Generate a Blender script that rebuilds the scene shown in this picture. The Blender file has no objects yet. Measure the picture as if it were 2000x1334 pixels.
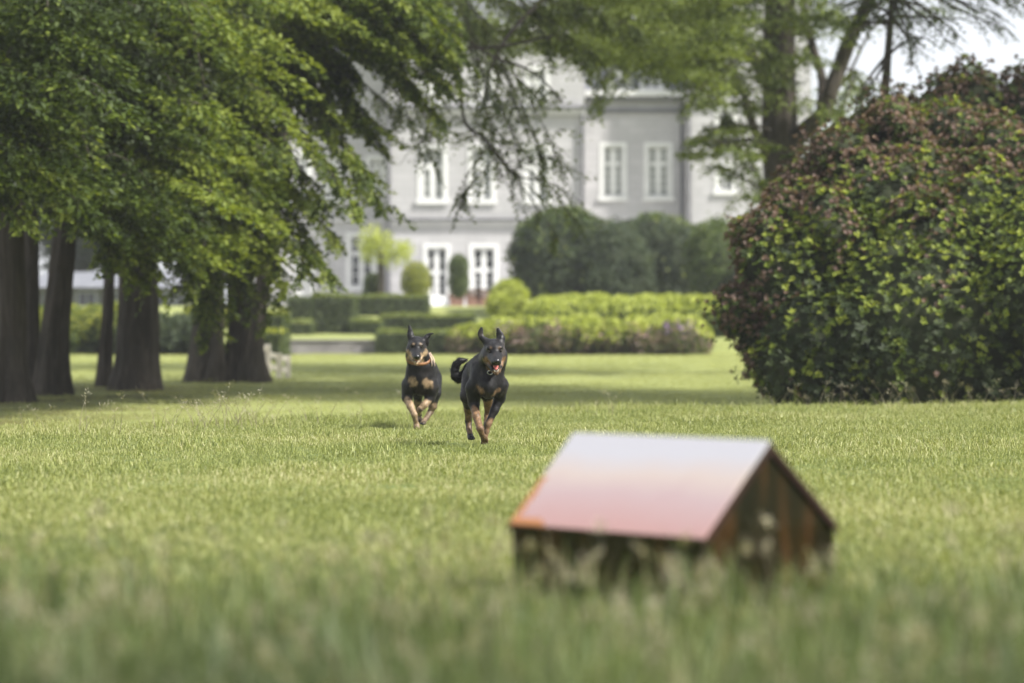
import bpy, math, random
import numpy as np
from mathutils import Vector, Matrix, noise as mnoise

rng = np.random.default_rng(7)
random.seed(7)
SC = bpy.context.scene
COL = SC.collection

# ------------------------------------------------------------------ camera, light, exposure
FPX, HY, HC = 5833.0, 638.0, 0.85          # focal length in photo pixels, horizon row, eye height
cam_d = bpy.data.cameras.new("camera")
cam = bpy.data.objects.new("camera", cam_d)
COL.objects.link(cam)
cam.location = (0, 0, HC)
cam.rotation_euler = (math.radians(90), 0, 0)
cam_d.lens = 105.0
cam_d.sensor_width = 36.0
cam_d.shift_y = -29.0 / 2000.0
cam_d.clip_start = 0.1
cam_d.clip_end = 6000
cam_d.dof.use_dof = True
cam_d.dof.focus_distance = 21.3
cam_d.dof.aperture_fstop = 1.8
SC.camera = cam

SUN_EL, SUN_AZ = math.radians(46), math.radians(25)     # from the right, a little behind the camera
sdir = Vector((math.cos(SUN_EL) * math.cos(SUN_AZ), -math.cos(SUN_EL) * math.sin(SUN_AZ), math.sin(SUN_EL)))
world = bpy.data.worlds.new("World")
SC.world = world
world.use_nodes = True
wn = world.node_tree
wn.nodes.clear()
wo = wn.nodes.new("ShaderNodeOutputWorld")
wb = wn.nodes.new("ShaderNodeBackground")
ws = wn.nodes.new("ShaderNodeTexSky")
ws.sky_type = 'NISHITA'
ws.sun_disc = False
ws.sun_elevation = SUN_EL
ws.sun_rotation = math.atan2(sdir.x, sdir.y)
ws.air_density = 1.0
ws.dust_density = 1.6
ws.ozone_density = 1.0
whs = wn.nodes.new("ShaderNodeHueSaturation")
whs.inputs['Saturation'].default_value = 0.45
wn.links.new(ws.outputs[0], whs.inputs['Color'])
# thin bright veil of cloud over the whole sky
wtc = wn.nodes.new("ShaderNodeTexCoord"); wnz = wn.nodes.new("ShaderNodeTexNoise"); wnz.inputs['Scale'].default_value = 3.0; wnz.inputs['Detail'].default_value = 5
wmp = wn.nodes.new("ShaderNodeMapping"); wmp.inputs['Scale'].default_value = (1, 1, 2.5)
wn.links.new(wtc.outputs['Generated'], wmp.inputs[0]); wn.links.new(wmp.outputs[0], wnz.inputs['Vector'])
wmr = wn.nodes.new("ShaderNodeMapRange"); wmr.inputs[1].default_value = .3; wmr.inputs[2].default_value = .7; wmr.inputs[3].default_value = .72; wmr.inputs[4].default_value = .96
wn.links.new(wnz.outputs['Fac'], wmr.inputs[0])
wmx = wn.nodes.new("ShaderNodeMix"); wmx.data_type = 'RGBA'; wmx.inputs[7].default_value = (1.75, 1.8, 1.92, 1)
wn.links.new(wmr.outputs[0], wmx.inputs[0]); wn.links.new(whs.outputs[0], wmx.inputs[6])
wn.links.new(wmx.outputs[2], wb.inputs[0])
wb.inputs[1].default_value = 0.15
wn.links.new(wb.outputs[0], wo.inputs[0])

sun_d = bpy.data.lights.new("sun", 'SUN')
sun_d.energy = 2.8
sun_d.angle = math.radians(3.0)
sun_d.color = (1.0, 0.965, 0.90)
sun = bpy.data.objects.new("sun", sun_d)
COL.objects.link(sun)
sun.rotation_euler = (-sdir).to_track_quat('-Z', 'Y').to_euler()

SC.view_settings.view_transform = 'Standard'
SC.view_settings.look = 'None'
SC.view_settings.gamma = 1
SC.view_settings.use_curve_mapping = False
SC.view_settings.exposure = 1.72
SC.render.engine = 'CYCLES'
SC.cycles.use_denoising = True
SC.cycles.max_bounces = 6
SC.cycles.diffuse_bounces = 3
SC.cycles.glossy_bounces = 3
SC.cycles.transmission_bounces = 4
SC.cycles.transparent_max_bounces = 6
SC.cycles.caustics_reflective = False
SC.cycles.caustics_refractive = False

# ------------------------------------------------------------------ helpers
def tag(o, label=None, cat=None, group=None, kind=None):
    if label: o['label'] = label
    if cat: o['category'] = cat
    if group: o['group'] = group
    if kind: o['kind'] = kind
    return o

def empty(name, loc=(0, 0, 0), label=None, cat=None, group=None, parent=None):
    o = bpy.data.objects.new(name, None)
    COL.objects.link(o)
    o.location = loc
    if parent: o.parent = parent
    return tag(o, label, cat, group)

def W(px, d): return (px - 1000.0) / FPX * d
def Zz(py, d): return HC + (HY - py) / FPX * d
def P(px, py, d): return np.array([W(px, d), d, Zz(py, d)])

def link(name, me, m=None, parent=None, smooth=False, kind=None):
    if m is not None:
        for mm in (m if isinstance(m, (list, tuple)) else [m]): me.materials.append(mm)
    if smooth:
        me.polygons.foreach_set('use_smooth', np.ones(len(me.polygons), dtype=bool))
    o = bpy.data.objects.new(name, me)
    COL.objects.link(o)
    if parent is not None:
        o.parent = parent
        o.matrix_parent_inverse = Matrix.Translation(parent.location).inverted() if parent.type == 'EMPTY' and parent.parent is None and parent.rotation_euler[2] == 0 and parent.rotation_euler[0] == 0 else Matrix.Identity(4)
    if kind: o['kind'] = kind
    return o

def mesh_np(name, V, F, k):
    """V (n,3), F (m,k) fast mesh"""
    me = bpy.data.meshes.new(name)
    V = np.ascontiguousarray(V, dtype=np.float32); F = np.ascontiguousarray(F, dtype=np.int32)
    me.vertices.add(len(V)); me.vertices.foreach_set('co', V.ravel())
    me.loops.add(F.size); me.loops.foreach_set('vertex_index', F.ravel())
    me.polygons.add(len(F)); me.polygons.foreach_set('loop_start', np.arange(0, F.size, k, dtype=np.int32))
    me.update(calc_edges=True)
    return me

def fattr(me, name, vals):
    a = me.attributes.new(name, 'FLOAT', 'POINT')
    a.data.foreach_set('value', np.ascontiguousarray(vals, dtype=np.float32))

class MB:
    """collects boxes / quads into one mesh"""
    def __init__(s): s.v = []; s.f = []
    def box(s, x0, x1, y0, y1, z0, z1):
        n = len(s.v)
        s.v += [(x0,y0,z0),(x1,y0,z0),(x1,y1,z0),(x0,y1,z0),(x0,y0,z1),(x1,y0,z1),(x1,y1,z1),(x0,y1,z1)]
        s.f += [(n,n+3,n+2,n+1),(n+4,n+5,n+6,n+7),(n,n+1,n+5,n+4),(n+1,n+2,n+6,n+5),(n+2,n+3,n+7,n+6),(n+3,n,n+4,n+7)]
        return s
    def poly(s, pts, faces=None):
        n = len(s.v); s.v += [tuple(p) for p in pts]
        if faces is None: faces = [tuple(range(len(pts)))]
        s.f += [tuple(n + i for i in f) for f in faces]
        return s
    def tube(s, pts, rad, seg=8, cap=True, rough=0.0, seed=0):
        pts = [Vector(p) for p in pts]; n0 = len(s.v); up = Vector((0.31, 0.2, 0.93)).normalized()
        for i, p in enumerate(pts):
            t = (pts[min(i+1, len(pts)-1)] - pts[max(i-1, 0)]).normalized()
            a = t.cross(up)
            if a.length < 1e-3: a = t.cross(Vector((1, 0, 0)))
            a.normalize(); b = t.cross(a)
            for k in range(seg):
                an = 2*math.pi*k/seg
                r = rad[i]
                if rough: r *= 1 + rough*mnoise.noise(Vector((math.cos(an)*1.6, math.sin(an)*1.6, seed*7.3 + i*0.14)))*1.6
                q = p + (a*math.cos(an) + b*math.sin(an))*r
                s.v.append(tuple(q))
        for i in range(len(pts)-1):
            for k in range(seg):
                a0 = n0+i*seg+k; a1 = n0+i*seg+(k+1) % seg
                s.f.append((a0, a1, a1+seg, a0+seg))
        if cap:
            s.f.append(tuple(n0+k for k in range(seg))[::-1])
            s.f.append(tuple(n0+(len(pts)-1)*seg+k for k in range(seg)))
        return s
    def mesh(s, name):
        me = bpy.data.meshes.new(name); me.from_pydata(s.v, [], s.f); me.update(); return me
    def build(s, name, m, parent=None, smooth=False, kind=None, bevel=0):
        o = link(name, s.mesh(name), m, parent, smooth, kind)
        if bevel:
            b = o.modifiers.new('bevel', 'BEVEL'); b.width = bevel; b.segments = 2; b.limit_method = 'ANGLE'
        return o

# ------------------------------------------------------------------ materials
def new_mat(name):
    m = bpy.data.materials.new(name); m.use_nodes = True
    nt = m.node_tree; nt.nodes.clear()
    return m, nt, nt.nodes.new("ShaderNodeOutputMaterial")

def ramp(nt, fac, stops):
    r = nt.nodes.new("ShaderNodeValToRGB")
    while len(r.color_ramp.elements) < len(stops): r.color_ramp.elements.new(0.5)
    for e, (p, c) in zip(r.color_ramp.elements, stops):
        e.position = p; e.color = (*c, 1)
    nt.links.new(fac, r.inputs[0])
    return r.outputs[0]

def tex_noise(nt, scale, detail=4, vec=None, rough=0.55):
    n = nt.nodes.new("ShaderNodeTexNoise"); n.inputs['Scale'].default_value = scale
    n.inputs['Detail'].default_value = detail; n.inputs['Roughness'].default_value = rough
    if vec is None:
        g = nt.nodes.new("ShaderNodeNewGeometry"); vec = g.outputs['Position']
    nt.links.new(vec, n.inputs['Vector'])
    return n.outputs['Fac']

def mixc(nt, fac, a, b, mode='MIX'):
    n = nt.nodes.new("ShaderNodeMix"); n.data_type = 'RGBA'; n.blend_type = mode
    for s, v in ((n.inputs[0], fac), (n.inputs[6], a), (n.inputs[7], b)):
        if hasattr(v, 'links') or hasattr(v, 'is_linked'): nt.links.new(v, s)
        elif isinstance(v, (int, float)): s.default_value = v
        else: s.default_value = (*v, 1)
    return n.outputs[2]

def bsdf(nt, out, col, rough=0.7, spec=0.3, metal=0.0, bump=None, bstr=0.3, bdist=0.02):
    b = nt.nodes.new("ShaderNodeBsdfPrincipled")
    if hasattr(col, 'is_linked'): nt.links.new(col, b.inputs['Base Color'])
    else: b.inputs['Base Color'].default_value = (*col, 1)
    if hasattr(rough, 'is_linked'): nt.links.new(rough, b.inputs['Roughness'])
    else: b.inputs['Roughness'].default_value = rough
    b.inputs['Specular IOR Level'].default_value = spec
    b.inputs['Metallic'].default_value = metal
    if bump is not None:
        bn = nt.nodes.new("ShaderNodeBump"); bn.inputs['Strength'].default_value = bstr; bn.inputs['Distance'].default_value = bdist
        nt.links.new(bump, bn.inputs['Height']); nt.links.new(bn.outputs[0], b.inputs['Normal'])
    if out is not None: nt.links.new(b.outputs[0], out.inputs[0])
    return b

def simple(name, c1, c2, scale=3.0, rough=0.7, spec=0.3, metal=0.0, bscale=None, bstr=0.3, bdist=0.02, obj=False):
    m, nt, out = new_mat(name)
    vec = None
    if obj:
        t = nt.nodes.new("ShaderNodeTexCoord"); vec = t.outputs['Object']
    f = tex_noise(nt, scale, 5, vec)
    c = ramp(nt, f, [(0.3, c1), (0.7, c2)])
    bp = tex_noise(nt, bscale, 5, vec) if bscale else None
    bsdf(nt, out, c, rough, spec, metal, bp, bstr, bdist)
    return m

def leaf_mat(name, stops, transl=0.35, rough=0.5, spec=0.3, tmul=(1.25, 1.25, 0.5), world_scale=0.7, world_amt=0.35, inst=False):
    m, nt, out = new_mat(name)
    a = nt.nodes.new("ShaderNodeAttribute"); a.attribute_name = 't'
    fac = a.outputs['Fac']
    n = tex_noise(nt, world_scale, 3)
    mm = nt.nodes.new("ShaderNodeMath"); mm.operation = 'MULTIPLY_ADD'; mm.inputs[1].default_value = world_amt * 2; mm.inputs[2].default_value = -world_amt
    nt.links.new(n, mm.inputs[0])
    ad = nt.nodes.new("ShaderNodeMath"); ad.operation = 'ADD'; ad.use_clamp = True
    nt.links.new(fac, ad.inputs[0]); nt.links.new(mm.outputs[0], ad.inputs[1])
    c = ramp(nt, ad.outputs[0], stops)
    b = bsdf(nt, None, c, rough, spec)
    t = nt.nodes.new("ShaderNodeBsdfTranslucent")
    nt.links.new(mixc(nt, 1.0, c, tmul, 'MULTIPLY'), t.inputs[0])
    mx = nt.nodes.new("ShaderNodeMixShader"); mx.inputs[0].default_value = transl
    nt.links.new(b.outputs[0], mx.inputs[1]); nt.links.new(t.outputs[0], mx.inputs[2])
    nt.links.new(mx.outputs[0], out.inputs[0])
    return m

M = {}
# ------------------------------------------------------------------ terrain
def S(t): t = np.clip(t, 0, 1); return t*t*(3-2*t)
def crest(x):
    x = np.asarray(x, float)
    return np.clip(29.7 + 0.5*x + 0.45*(x - np.sqrt(x*x + 1)), 17, 36)
def gz(x, y):
    x = np.asarray(x, float); y = np.asarray(y, float)
    e = crest(x)
    dip = 0.36*S((y-e)/4.5) - 0.36*np.clip((y-e-4.5)/(85-e-4.5), 0, 1)
    z = -dip
    z = z + 0.43*S((y-92.05)/0.3) + 0.19*np.clip((y-92.4)/5.6, 0, 1) + 1.0*S((y-98)/14)
    z = z + 0.02*np.sin(x*0.7+1.3)*np.sin(y*0.45) * np.clip((40-y)/10, 0, 1)
    return z
def ghit(px, py, d0=31.0, d1=125.0):
    d = np.linspace(d0, d1, 4000)
    x = (px-1000)/FPX*d
    yy = HY - (gz(x, d)-HC)/d*FPX
    i = np.argmax(yy <= py)
    return float(d[i])

def ramp_lines(segs):
    out = []
    for a, b, st in segs: out += list(np.arange(a, b, st))
    return np.array(sorted(set(np.round(out, 3))))
xs = ramp_lines([(-900, -100, 100), (-100, -30, 10), (-30, -8, 1), (-8, 9, 0.35), (9, 30, 1), (30, 100, 10), (100, 1000, 100)])
ys = ramp_lines([(-60, 0, 10), (0, 8, 1), (8, 40, 0.4), (40, 92, 1.0), (92.05, 92.4, 0.1), (92.4, 114, 0.8), (114, 150, 6), (150, 500, 50), (500, 2600, 300)])
X, Y = np.meshgrid(xs, ys)
Zg = gz(X, Y)
nx, ny = len(xs), len(ys)
idx = np.arange(nx*ny).reshape(ny, nx)
F = np.stack([idx[:-1, :-1], idx[:-1, 1:], idx[1:, 1:], idx[1:, :-1]], -1).reshape(-1, 4)
me = mesh_np("ground", np.stack([X, Y, Zg], -1).reshape(-1, 3), F, 4)
m, nt, out = new_mat("turf")
g = nt.nodes.new("ShaderNodeNewGeometry")
c1 = ramp(nt, tex_noise(nt, 0.35, 5), [(0.3, (0.20, 0.225, 0.075)), (0.55, (0.26, 0.285, 0.10)), (0.75, (0.32, 0.335, 0.125))])
c2 = mixc(nt, 0.55, c1, ramp(nt, tex_noise(nt, 9, 6), [(0.3, (0.15, 0.18, 0.055)), (0.7, (0.31, 0.33, 0.12))]))
# mossy, leaf-strewn earth under the beech row
sx = nt.nodes.new("ShaderNodeSeparateXYZ"); nt.links.new(g.outputs['Position'], sx.inputs[0])
def mrange(v, a, b):
    r = nt.nodes.new("ShaderNodeMapRange"); r.inputs[1].default_value = a; r.inputs[2].default_value = b
    nt.links.new(v, r.inputs[0]); return r.outputs[0]
def mth(op, a, b):
    r = nt.nodes.new("ShaderNodeMath"); r.operation = op
    for s_, v in ((r.inputs[0], a), (r.inputs[1], b)):
        if hasattr(v, 'is_linked'): nt.links.new(v, s_)
        else: s_.default_value = v
    return r.outputs[0]
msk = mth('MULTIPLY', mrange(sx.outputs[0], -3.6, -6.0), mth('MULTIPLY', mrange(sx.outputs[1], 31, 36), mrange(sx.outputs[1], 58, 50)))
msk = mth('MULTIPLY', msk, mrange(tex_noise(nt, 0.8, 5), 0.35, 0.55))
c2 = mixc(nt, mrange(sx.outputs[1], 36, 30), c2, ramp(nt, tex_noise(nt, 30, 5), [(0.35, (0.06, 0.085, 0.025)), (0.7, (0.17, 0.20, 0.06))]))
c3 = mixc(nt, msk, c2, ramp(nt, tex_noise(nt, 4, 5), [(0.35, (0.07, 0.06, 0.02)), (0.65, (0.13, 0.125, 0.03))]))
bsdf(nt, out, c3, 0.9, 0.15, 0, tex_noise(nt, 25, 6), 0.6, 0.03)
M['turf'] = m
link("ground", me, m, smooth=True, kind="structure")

# ------------------------------------------------------------------ grass
def blades(rg, n, R, h0, h1, w, lean, tcol=(0, 1)):
    a = rg.uniform(0, 2*np.pi, n); r = R*np.sqrt(rg.uniform(0, 1, n))
    base = np.stack([r*np.cos(a), r*np.sin(a), np.full(n, -0.01)], 1)
    h = rg.uniform(h0, h1, n); ww = w*rg.uniform(.6, 1.2, n)
    la = rg.uniform(0, 2*np.pi, n); ln = h*lean*rg.uniform(.1, 1, n)
    ld = np.stack([np.cos(la), np.sin(la), 0*la], 1)
    sa = rg.uniform(0, 2*np.pi, n); sd = np.stack([np.cos(sa), np.sin(sa), 0*sa], 1)
    up = np.array([0, 0, 1.0])
    mid = base + up*(h*.6)[:, None] + ld*(ln*.3)[:, None]
    tip = base + up*h[:, None]*(1-.25*lean) + ld*ln[:, None]
    V = np.stack([base - sd*ww[:, None]/2, base + sd*ww[:, None]/2, mid + sd*ww[:, None]*.4, mid - sd*ww[:, None]*.4, tip], 1)
    o = np.arange(n)[:, None]*5
    F = np.concatenate([np.stack([o+0, o+1, o+2], 2), np.stack([o+0, o+2, o+3], 2), np.stack([o+3, o+2, o+4], 2)], 1).reshape(-1, 3)
    t = np.repeat(rg.uniform(tcol[0], tcol[1], n), 5)
    return V.reshape(-1, 3), F, t

def merge(parts):
    V = []; F = []; T = []; o = 0
    for v, f, t in parts:
        V.append(v); F.append(f + o); T.append(t); o += len(v)
    return np.concatenate(V), np.concatenate(F), np.concatenate(T)

def tri_obj(name, parts, mat_, linked=True, parent=None, kind=None):
    V, F, T = merge(parts)
    me = mesh_np(name, V, F, 3); fattr(me, 't', T)
    if not linked:
        me.materials.append(mat_)
        return bpy.data.objects.new(name, me)
    return link(name, me, mat_, parent, kind=kind)

def scatter(name, pts, templates, rgs, smin, smax, kind='stuff', label=None, cat=None, tilt=0.0):
    n = len(pts)
    me = bpy.data.meshes.new(name)
    me.vertices.add(n); me.vertices.foreach_set('co', np.ascontiguousarray(pts, dtype=np.float32).ravel())
    a = me.attributes.new('rot', 'FLOAT_VECTOR', 'POINT')
    R = np.stack([rgs.normal(0, tilt, n), rgs.normal(0, tilt, n), rgs.uniform(0, 6.283, n)], 1).astype(np.float32)
    a.data.foreach_set('vector', R.ravel())
    fattr(me, 'scl', rgs.uniform(smin, smax, n) if np.isscalar(smin) else np.asarray(smin)*rgs.uniform(.7, 1.2, n))
    a = me.attributes.new('pick', 'INT', 'POINT'); a.data.foreach_set('value', rgs.integers(0, len(templates), n).astype(np.int32))
    o = link(name, me)
    ng = bpy.data.node_groups.new(name + "_nodes", 'GeometryNodeTree')
    ng.interface.new_socket('Geometry', in_out='INPUT', socket_type='NodeSocketGeometry')
    ng.interface.new_socket('Geometry', in_out='OUTPUT', socket_type='NodeSocketGeometry')
    N = ng.nodes; L = ng.links
    gi = N.new('NodeGroupInput'); go = N.new('NodeGroupOutput')
    ins = N.new('GeometryNodeInstanceOnPoints'); jn = N.new('GeometryNodeJoinGeometry')
    for tpl in reversed(templates):
        oi = N.new('GeometryNodeObjectInfo'); oi.inputs['Object'].default_value = tpl; oi.inputs['As Instance'].default_value = True
        L.new(oi.outputs['Geometry'], jn.inputs[0])
    def na(nm, dt, sock):
        q = N.new('GeometryNodeInputNamedAttribute'); q.data_type = dt; q.inputs[0].default_value = nm
        L.new(q.outputs[0], sock)
    L.new(gi.outputs[0], ins.inputs['Points']); L.new(jn.outputs[0], ins.inputs['Instance'])
    ins.inputs['Pick Instance'].default_value = True
    na('pick', 'INT', ins.inputs['Instance Index']); na('rot', 'FLOAT_VECTOR', ins.inputs['Rotation']); na('scl', 'FLOAT', ins.inputs['Scale'])
    L.new(ins.outputs[0], go.inputs[0])
    md = o.modifiers.new('scatter', 'NODES'); md.node_group = ng
    return tag(o, label, cat, None, kind)

def wedge(rg, n, d0, d1, side=1.0, keep=None):
    y = np.sqrt(rg.uniform(d0*d0, d1*d1, n)); hw = 0.1715*y + side
    x = rg.uniform(-1, 1, n)*hw
    if keep is not None:
        k = keep(x, y); x, y = x[k], y[k]
    return np.stack([x, y, gz(x, y)], 1)

M['lawn'] = leaf_mat("lawn_blade", [(0.0, (0.13, 0.16, 0.05)), (0.4, (0.235, 0.268, 0.082)), (0.75, (0.325, 0.352, 0.12)), (1.0, (0.44, 0.42, 0.22))],
                     transl=0.3, rough=0.45, spec=0.3, world_scale=0.42, world_amt=0.62, tmul=(1.1, 1.1, .45))
M['meadow'] = leaf_mat("meadow_blade", [(0.0, (0.04, 0.06, 0.022)), (0.5, (0.07, 0.097, 0.036)), (0.9, (0.11, 0.14, 0.055)), (1.0, (0.15, 0.15, 0.08))],
                       transl=0.3, rough=0.5, spec=0.3, world_scale=1.2, world_amt=0.35)
M['mown'] = leaf_mat("mown_blade", [(0.0, (0.23, 0.255, 0.095)), (0.5, (0.33, 0.35, 0.13)), (1.0, (0.43, 0.44, 0.18))],
                     transl=0.3, rough=0.5, spec=0.3, world_scale=0.16, world_amt=0.5)
M['seed'] = leaf_mat("seed_head", [(0.0, (0.22, 0.2, 0.12)), (0.6, (0.32, 0.28, 0.19)), (1.0, (0.45, 0.42, 0.33))], transl=0.3, world_amt=0.1)

r1 = np.random.default_rng(11)
lawn_t = [tri_obj("lawn_tuft", [blades(r1, 125, 0.17, 0.014, 0.042, 0.0036, 1.0), blades(r1, 3, 0.15, 0.04, 0.07, 0.003, 0.8, (.3, 1))], M['lawn'], False) for _ in range(5)]
def not_box(x, y):
    cx_, cy_ = x-.571, y-8.8; c_, s_ = math.cos(.86), math.sin(.86)
    u = cx_*c_-cy_*s_; v = cx_*s_+cy_*c_
    return ~((u > -.93) & (u < .05) & (v > -.05) & (v < .62))
scatter("lawn_grass", wedge(r1, 12500, 8.6, 15, 2.6, lambda x, y: not_box(x, y)), lawn_t, r1, .8, 1.4, label="short sunlit lawn grass between the metal box and the dogs", cat="grass", tilt=.1)
k2 = lambda x, y: y < crest(x) + 4
far_pts = wedge(r1, 25000, 15, 38, 3.0, k2)
fsc = np.array([1.0+.9*mnoise.noise(Vector((q[0]*.9, q[1]*.5, 3))) + .5*mnoise.noise(Vector((q[0]*3, q[1]*1.5, 9))) for q in far_pts]).clip(.78, 1.8)
for (qx, qy) in ((-.18, 21.1), (-.14, 20.9), (-.78, 25.0)):
    dd_ = np.hypot((far_pts[:, 0]-qx), (far_pts[:, 1]-qy)*.8); fsc = np.where(dd_ < .5, np.minimum(fsc, .6), fsc)
scatter("lawn_grass", far_pts, lawn_t, r1, fsc*1.1, None, label="bright rough lawn grass around the running dogs up to the bank", cat="grass", tilt=.1)

# longer fringe on the lip of the bank
tall_t = [tri_obj("long_tuft", [blades(r1, 26, 0.10, 0.05, 0.14, 0.0045, 0.8, (.3, 1))], M['lawn'], False) for _ in range(4)]
xx = r1.uniform(-8, 8, 900); yy = crest(xx) + r1.normal(-.6, 1.0, 900)
scatter("long_grass_fringe", np.stack([xx, yy, gz(xx, yy)], 1), tall_t, r1, .5, 1.15, label="fringe of longer pale grass along the lip of the bank", cat="grass", tilt=.15)
xx = r1.uniform(-6, 7, 700); yy = r1.uniform(13, 29, 700)
scatter("long_tuft", np.stack([xx, yy, gz(xx, yy)], 1), tall_t, r1, .5, .9, label="scattered longer tufts standing out of the lawn", cat="grass", tilt=.15)

# mown lawn beyond
mown_t = [tri_obj("mown_tuft", [blades(r1, 95, 0.5, 0.008, 0.028, 0.012, 1.7)], M['mown'], False) for _ in range(4)]
pts = wedge(r1, 10500, 26, 92, 3.5, lambda x, y: (y > crest(x)+3))
scatter("mown_grass", pts, mown_t, r1, .8, 1.3, label="smooth mown lawn stretching to the hedges and wall", cat="grass", tilt=.05)

# meadow grass close to the camera
mead_t = [tri_obj("meadow_tuft", [blades(r1, 60, 0.16, 0.10, 0.30, 0.006, 0.75)], M['meadow'], False) for _ in range(5)]
def mk(x, y): return not_box(x, y)
M['meadow_mid'] = leaf_mat("meadow_edge_blade", [(0.0, (0.075, 0.105, 0.038)), (0.5, (0.125, 0.162, 0.06)), (0.9, (0.19, 0.225, 0.085)), (1.0, (0.27, 0.26, 0.13))],
                       transl=0.3, rough=0.5, spec=0.3, world_scale=1.2, world_amt=0.35)
mid_t = [tri_obj("meadow_edge_tuft", [blades(r1, 55, 0.16, 0.09, 0.28, 0.0055, 0.8)], M['meadow_mid'], False) for _ in range(4)]
p1 = wedge(r1, 5200, 3.4, 12.5, 2.2, mk)
gx = p1[:, 1] + .75*np.sin(p1[:, 0]*1.7+1)+.4*np.sin(p1[:, 0]*4.1) + .45*p1[:, 0]*(p1[:, 0] < 0)
hs = np.interp(gx, [3.4, 5.0, 6.2, 7.4, 8.6, 10.4, 12.5], [1.15, 1.0, .76, .54, .38, .26, .16])
dk = r1.uniform(0, 1, len(p1)) < np.interp(gx, [4.5, 6.2, 7.8], [1, .7, 0])
scatter("meadow_grass", p1[dk], mead_t, r1, hs[dk], None, label="tall dark soft meadow grass closest to the camera", cat="grass", tilt=.14)
scatter("meadow_grass", p1[~dk], mid_t, r1, hs[~dk], None, label="paler uncut grass round the metal box, thinning into the lawn", cat="grass", tilt=.14)

weed_t = [tri_obj("weed_tuft", [blades(r1, 13, 0.09, 0.16, 0.36, 0.009, 0.55)], M['meadow_mid'], False) for _ in range(4)]
scatter("tall_weeds", wedge(r1, 560, 6.0, 8.5, 1.2, mk), weed_t, r1, .5, 1.05, label="loose tall weeds blurred against the walls of the metal box", cat="weeds", tilt=.16)

def seed_stalk(rg, h, lean, head=0.07, wh=0.012, n=34):
    a = rg.uniform(0, 6.28); s = np.linspace(0, 1, 7)
    cx = lean*h*s**2*np.cos(a); cy = lean*h*s**2*np.sin(a); cz = h*s
    C = np.stack([cx, cy, cz], 1); w = 0.0026*(1.2-s)
    V = []; F = []
    for i in range(7):
        for k in range(3):
            an = k*2.094; V.append(C[i] + np.array([np.cos(an), np.sin(an), 0])*w[i])
    for i in range(6):
        for k in range(3):
            a0 = i*3+k; a1 = i*3+(k+1) % 3
            F += [(a0, a1, a1+3), (a0, a1+3, a0+3)]
    V = np.array(V); F = np.array(F); t = np.full(len(V), .35)
    parts = [(V, F, t)]
    # head : small spikelets
    u = rg.uniform(0, 1, n); top = C[-1]; dirn = (C[-1]-C[-2]); dirn /= np.linalg.norm(dirn)
    b = top[None] - dirn[None]*head*(1-u)[:, None]
    ang = rg.uniform(0, 6.28, n); out_ = np.stack([np.cos(ang), np.sin(ang), rg.uniform(.2, 1.2, n)], 1); out_ /= np.linalg.norm(out_, axis=1)[:, None]
    L = wh*(1.2-.8*u)*rg.uniform(.7, 1.6, n)
    side = np.cross(out_, np.array([0.3, 0.2, 1.0])); side /= np.linalg.norm(side, axis=1)[:, None]
    b2 = b + out_*(L*rg.uniform(.2, .8, n))[:, None]
    V2 = np.stack([b2, b2+out_*(L*.5)[:, None]+side*.0022, b2+out_*L[:, None], b2+out_*(L*.5)[:, None]-side*.0022], 1).reshape(-1, 3)
    o = np.arange(n)[:, None]*4
    F2 = np.concatenate([np.stack([o, o+1, o+2], 2), np.stack([o, o+2, o+3], 2)], 1).reshape(-1, 3)
    parts.append((V2, F2, np.repeat(rg.uniform(.3, 1, n), 4)))
    return parts
stalk_t = [tri_obj("seed_stalk", sum([[(v + np.array([r1.uniform(-.12, .12), r1.uniform(-.12, .12), 0]), f, t) for v, f, t in seed_stalk(r1, r1.uniform(.22, .34), r1.uniform(.05, .5), .06, .014, 40)] for _ in range(3)], []), M['seed'], False) for _ in range(4)]
pa = wedge(r1, 80, 5.2, 8.4, .3, mk)
scatter("seeding_grass", pa, stalk_t, r1, .75, 1.15, label="blurred seed heads rising in front of the metal box", cat="grass", tilt=.1)
fine_t = [tri_obj("fine_stalk", seed_stalk(r1, r1.uniform(.2, .34), r1.uniform(.2, .9), .12, .03, 16), M['seed'], False) for _ in range(6)]
xx = np.concatenate([r1.normal(-2.35, .30, 60), r1.normal(-1.9, .7, 30), r1.uniform(-4.5, 1.0, 40), r1.uniform(2.5, 6, 70)])
yy = np.concatenate([r1.normal(-1.2, .8, 130), r1.normal(-.2, .5, 70)]) + crest(xx)
scatter("wild_grass_stalks", np.stack([xx, yy, gz(xx, yy)], 1), fine_t, r1, .5, 1.15, label="thin seeding grass stalks on the lip of the bank", cat="grass", tilt=.2)
# ------------------------------------------------------------------ building materials
m, nt, out = new_mat("limestone")
tc = nt.nodes.new("ShaderNodeTexCoord")
mp = nt.nodes.new("ShaderNodeMapping"); mp.inputs['Rotation'].default_value = (math.radians(90), 0, 0)
nt.links.new(tc.outputs['Object'], mp.inputs[0])
br = nt.nodes.new("ShaderNodeTexBrick"); br.inputs['Scale'].default_value = 1.0
br.inputs['Brick Width'].default_value = 0.75; br.inputs['Row Height'].default_value = 0.33; br.inputs['Mortar Size'].default_value = 0.014
br.inputs['Color1'].default_value = (0.38, 0.372, 0.38, 1); br.inputs['Color2'].default_value = (0.46, 0.45, 0.46, 1); br.inputs['Mortar'].default_value = (0.32, 0.315, 0.32, 1)
nt.links.new(mp.outputs[0], br.inputs[0])
cc = mixc(nt, 0.35, br.outputs[0], ramp(nt, tex_noise(nt, 0.8, 6), [(0.3, (0.35, 0.345, 0.35)), (0.7, (0.48, 0.47, 0.475))]))
bsdf(nt, out, cc, 0.85, 0.2, 0, br.outputs['Fac'], -0.3, 0.02)
M['stone'] = m
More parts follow.
